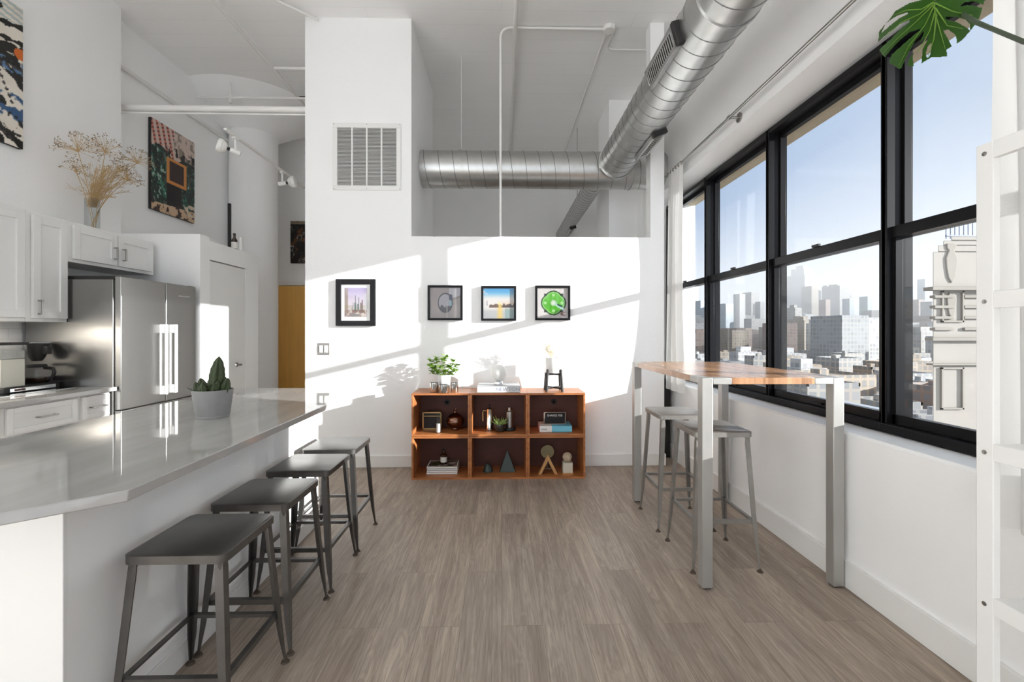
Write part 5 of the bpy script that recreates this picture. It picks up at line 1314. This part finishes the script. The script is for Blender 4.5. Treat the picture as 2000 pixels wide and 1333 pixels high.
# mid-rise band at the foot of the skyline
WN = ['leftmost', 'second', 'third', 'nearest']
CN = {0: 'pale stone', 1: 'tan', 2: 'white', 3: 'pinkish brick', 4: 'glass', 5: 'grey'}
RN = {'box': 'rooftop plant room', 'para': 'parapet', None: 'plain flat roof'}
def where(p, dist, near):
    k = 0 if p < 1385 else 1 if p < 1510 else 2 if p < 1735 else 3
    lo, hi = [(1325, 1385), (1385, 1510), (1510, 1735), (1735, 1910)][k]
    t = (p-lo)/(hi-lo); s = 'left part' if t < .33 else 'middle' if t < .66 else 'right part'
    return s+' of the '+WN[k]+' window'
# gabled pale roof seen over the table
gb = place(1672, 120); b = empty('gabled_building', (gb.x, gb.y, GZ), 'building with a pale gabled roof just beyond the high table', 'building')
used.append((Vector((gb.x, gb.y, 0)), 15))
MB().box(gb.x-10, gb.x+10, gb.y-8, gb.y+8, GZ, GZ+7).build('walls', FA[3], b, smooth=0)
MB().prism([(gb.x-11, GZ+7), (gb.x+11, GZ+7), (gb.x, GZ+12)], gb.y-8.5, gb.y+8.5, 'y').build('roof', M['trim'], b, smooth=0)
# bare trees
def tree(c, h, label, group):
    t = empty('bare_tree', (c.x, c.y, GZ), label, 'tree', group); r2 = random.Random(int(c.x*7+c.y))
    MB().tube([(c.x, c.y, GZ), (c.x+.2, c.y, GZ+h*.4)], [.3, .2], 7).build('trunk', M['seed'], t)
    mb = MB()
    for i in range(34):
        a = r2.uniform(0, 2*PI); e = r2.uniform(.3, 1.4); b = Vector((c.x+.2, c.y, GZ+h*r2.uniform(.25, .42))); ln = h*r2.uniform(.28, .45)
        d = Vector((math.cos(a)*math.cos(e), math.sin(a)*math.cos(e), math.sin(e)))
        m = b+d*ln*.55; mb.tube([b, m, b+d*ln+Vector((0, 0, ln*.08))], [.11, .06, .015], 4)
        for k in range(4):
            q_ = b+d*ln*r2.uniform(.4, .9); mb.tube([q_, q_+Vector([r2.uniform(-1, 1) for _ in range(3)])*ln*.25], [.035, .01], 3)
    mb.build('branches', M['seed'], t)
k = 0
for p, dist in ((1352, 70), (1362, 96), (1374, 80), (1786, 60), (1800, 76), (1814, 66), (1420, 90), (1690, 84), (1347, 112), (1808, 96)):
    c = place(p, dist); used.append((c, 6)); tree(c, 8+(k % 3)*1.0, '%s bare street tree about %d m off, %s' % (['small', 'mid-sized', 'larger'][k % 3], dist, where(p, dist, 1)), 'leafless street trees'); k += 1
for i in range(130):
    p = rng.uniform(1335, 1905); dist = rng.uniform(450, 1500); wd = rng.uniform(18, 40)
    fa = rng.choice([0, 1, 2, 2, 3, 5, 0]); cr_ = rng.choice(['box', 'para', None]); hgt = rng.uniform(20, 20+dist*.045)
    block('midrise_building', place(p, dist), wd, rng.uniform(18, 40), hgt, fa, '%s %s block, %s, %s %s' % ('taller' if hgt > 45 else 'low', CN[fa], RN[cr_], 'far in the' if dist > 900 else 'midway in the', where(p, dist, 0)), group='distant mid-rise city blocks', crown=cr_)
for i in range(520):
    p = rng.uniform(1325, 1910); dist = 95+420*rng.random()**1.3; wd = rng.uniform(9, 22); fa = rng.choice([0, 1, 2, 3, 2, 0]); cr_ = rng.choice(['para', 'para', 'box'])
    block('low_building', place(p, dist), wd, rng.uniform(9, 22), rng.uniform(5, 12), fa, 'low %s building, %s, %s, %s' % (CN[fa], RN[cr_], 'close below' if dist < 160 else 'midway' if dist < 230 else 'farther out' if dist < 320 else 'far off', where(p, dist, 1)), group='low flat-roofed city buildings', crown=cr_)
# pale corner building close by on the right, roof railing
M['palestone'] = mat('pale_terracotta', (.25, .228, .20), .8, noise=.06, nscale=2, bump=.2, bscale=8)
M['palestone2'] = mat('terracotta_relief', (.205, .185, .158), .8, noise=.08, nscale=2)
Yc = 12.0; xa = at(1822, 600, Y=Yc).x
cbd = empty('corner_building', (xa+4, Yc+4, GZ), 'pale ornate corner building with roof railing close outside the nearest window', 'building')
zt1 = at(1822, 492, Y=Yc).z; zt2 = at(1850, 470, Y=Yc).z
xs = at(1832, 600, Y=Yc).x; xs2 = at(1858, 600, Y=Yc).x
def pl_(x): return [(x, Yc), (xa+14, Yc), (xa+25, Yc+9), (x+9.6, Yc+9)]
MB().prism(pl_(xa), GZ, zt1).prism(pl_(xs), zt1, zt1+.18).prism(pl_(xs+.15), zt1+.18, zt2).prism(pl_(xs2), zt2, zt2+.12).build('walls', M['palestone'], cbd, .02)
def band(py, hgt, out=.12, x0=None, x1=None):
    z = at(1860, py, Y=Yc).z; MB().box((xa if x0 is None else x0)-out*(x0 is None), (xa+14 if x1 is None else x1), Yc-out, Yc+.1, z-hgt/2, z+hgt/2).build('moulding', M['palestone2'], cbd, .01)
band(565, .10, .18); band(663, .09, .14); band(712, .05, .10)
for py in (580, 600, 621, 643):
    band(py, .08, .06, xa+.0, xa+.55); band(py, .08, .06, at(1880, 600, Y=Yc).x, at(1880, 600, Y=Yc).x+2)
xo = at(1857, 600, Y=Yc).x
def relief(x, z, s, name):
    pts = [(-.14, .55), (.14, .55), (.14, .42), (.08, .36), (.17, .15), (.15, -.12), (.10, -.40), (0, -.55), (-.10, -.40), (-.15, -.12), (-.17, .15), (-.08, .36), (-.14, .42)]
    MB().prism([(x+a*s, z+b*s) for a, b in pts], Yc-.035, Yc+.02, 'y').build(name, M['palestone2'], cbd, .02)
relief(xo, at(1857, 515, Y=Yc).z, 1.0, 'relief_ornament'); relief(xo, at(1857, 592, Y=Yc).z, .8, 'relief_ornament')
def panel(x0p, x1p, y0p, y1p):
    a = at(x0p, y0p, Y=Yc); b = at(x1p, y1p, Y=Yc); w_ = .05; X0, X1, Z1, Z0 = a.x, b.x, a.z, b.z
    MB().box(X0, X0+w_, Yc-.05, Yc+.02, Z0, Z1).box(X1-w_, X1, Yc-.05, Yc+.02, Z0, Z1).box(X0, X1, Yc-.05, Yc+.02, Z1-w_, Z1).box(X0, X1, Yc-.05, Yc+.02, Z0, Z0+w_).build('panel_moulding', M['palestone2'], cbd, .005)
panel(1837, 1880, 568, 630); panel(1836, 1880, 718, 800)
rl = MB(); x0 = at(1870, 460, Y=Yc).x; zr = zt2+.12
rail_h = .62
rl.box(x0, x0+8, Yc+.3, Yc+.34, zr+rail_h-.05, zr+rail_h).box(x0, x0+8, Yc+.3, Yc+.34, zr+.06, zr+.10)
k = 0
while k*.13 < 8: rl.box(x0+k*.13, x0+k*.13+.025, Yc+.31, Yc+.33, zr, zr+rail_h); k += 1
rl.build('roof_railing', mat('railing_blue', (.05, .08, .14), .5), cbd)
# projecting wing of the building itself, seen past the far curtain
M['tanstone'] = mat('tan_limestone', (.18, .125, .07), .85, noise=.10, nscale=3, bump=.3, bscale=12)
Yw = 10.0; xe = at(1343, 600, Y=Yw).x
wg = empty('building_wing', (xe-1, Yw+1, GZ), 'tan stone wing with quoin blocks seen past the far curtain', 'building')
zt_ = at(1340, 392, Y=Yw).z
MB().box(xe-1.8, xe, Yw, Yw+3, GZ, zt_).build('walls', M['tanstone'], wg, .01)
for py in (424, 490, 571, 663, 745):
    z = at(1340, py, Y=Yw).z; hh_ = .34
    MB().box(xe-.9, xe+.10, Yw-.10, Yw+.9, z-hh_/2, z+hh_/2).box(xe-.9, xe+.06, Yw-.06, Yw+.9, z+hh_/2, z+hh_/2+.07).build('quoin_block', M['tanstone'], wg, .015)
for k in range(5): MB().box(xe-.75+k*.17, xe-.66+k*.17, Yw-.14, Yw+.05, zt_-.16, zt_+.05).build('dentil', M['tanstone'], wg, .01)

# thin sunlit haze over the distant city
hm = bpy.data.materials.new('haze'); hm.use_nodes = True; n_ = hm.node_tree; n_.nodes.clear()
vs_ = N(n_, 'ShaderNodeVolumeScatter'); vs_.inputs['Color'].default_value = (1, .99, .98, 1); vs_.inputs['Density'].default_value = .0008; vs_.inputs['Anisotropy'].default_value = .2
L(n_, vs_.outputs[0], N(n_, 'ShaderNodeOutputMaterial').inputs['Volume'])
hz = MB().box(300, 3500, 300, 3700, GZ+.5, 175).build('haze', hm, smooth=0); tag(hz, 'pale sunlit haze hanging over the distant city skyline', 'haze', kind='stuff')
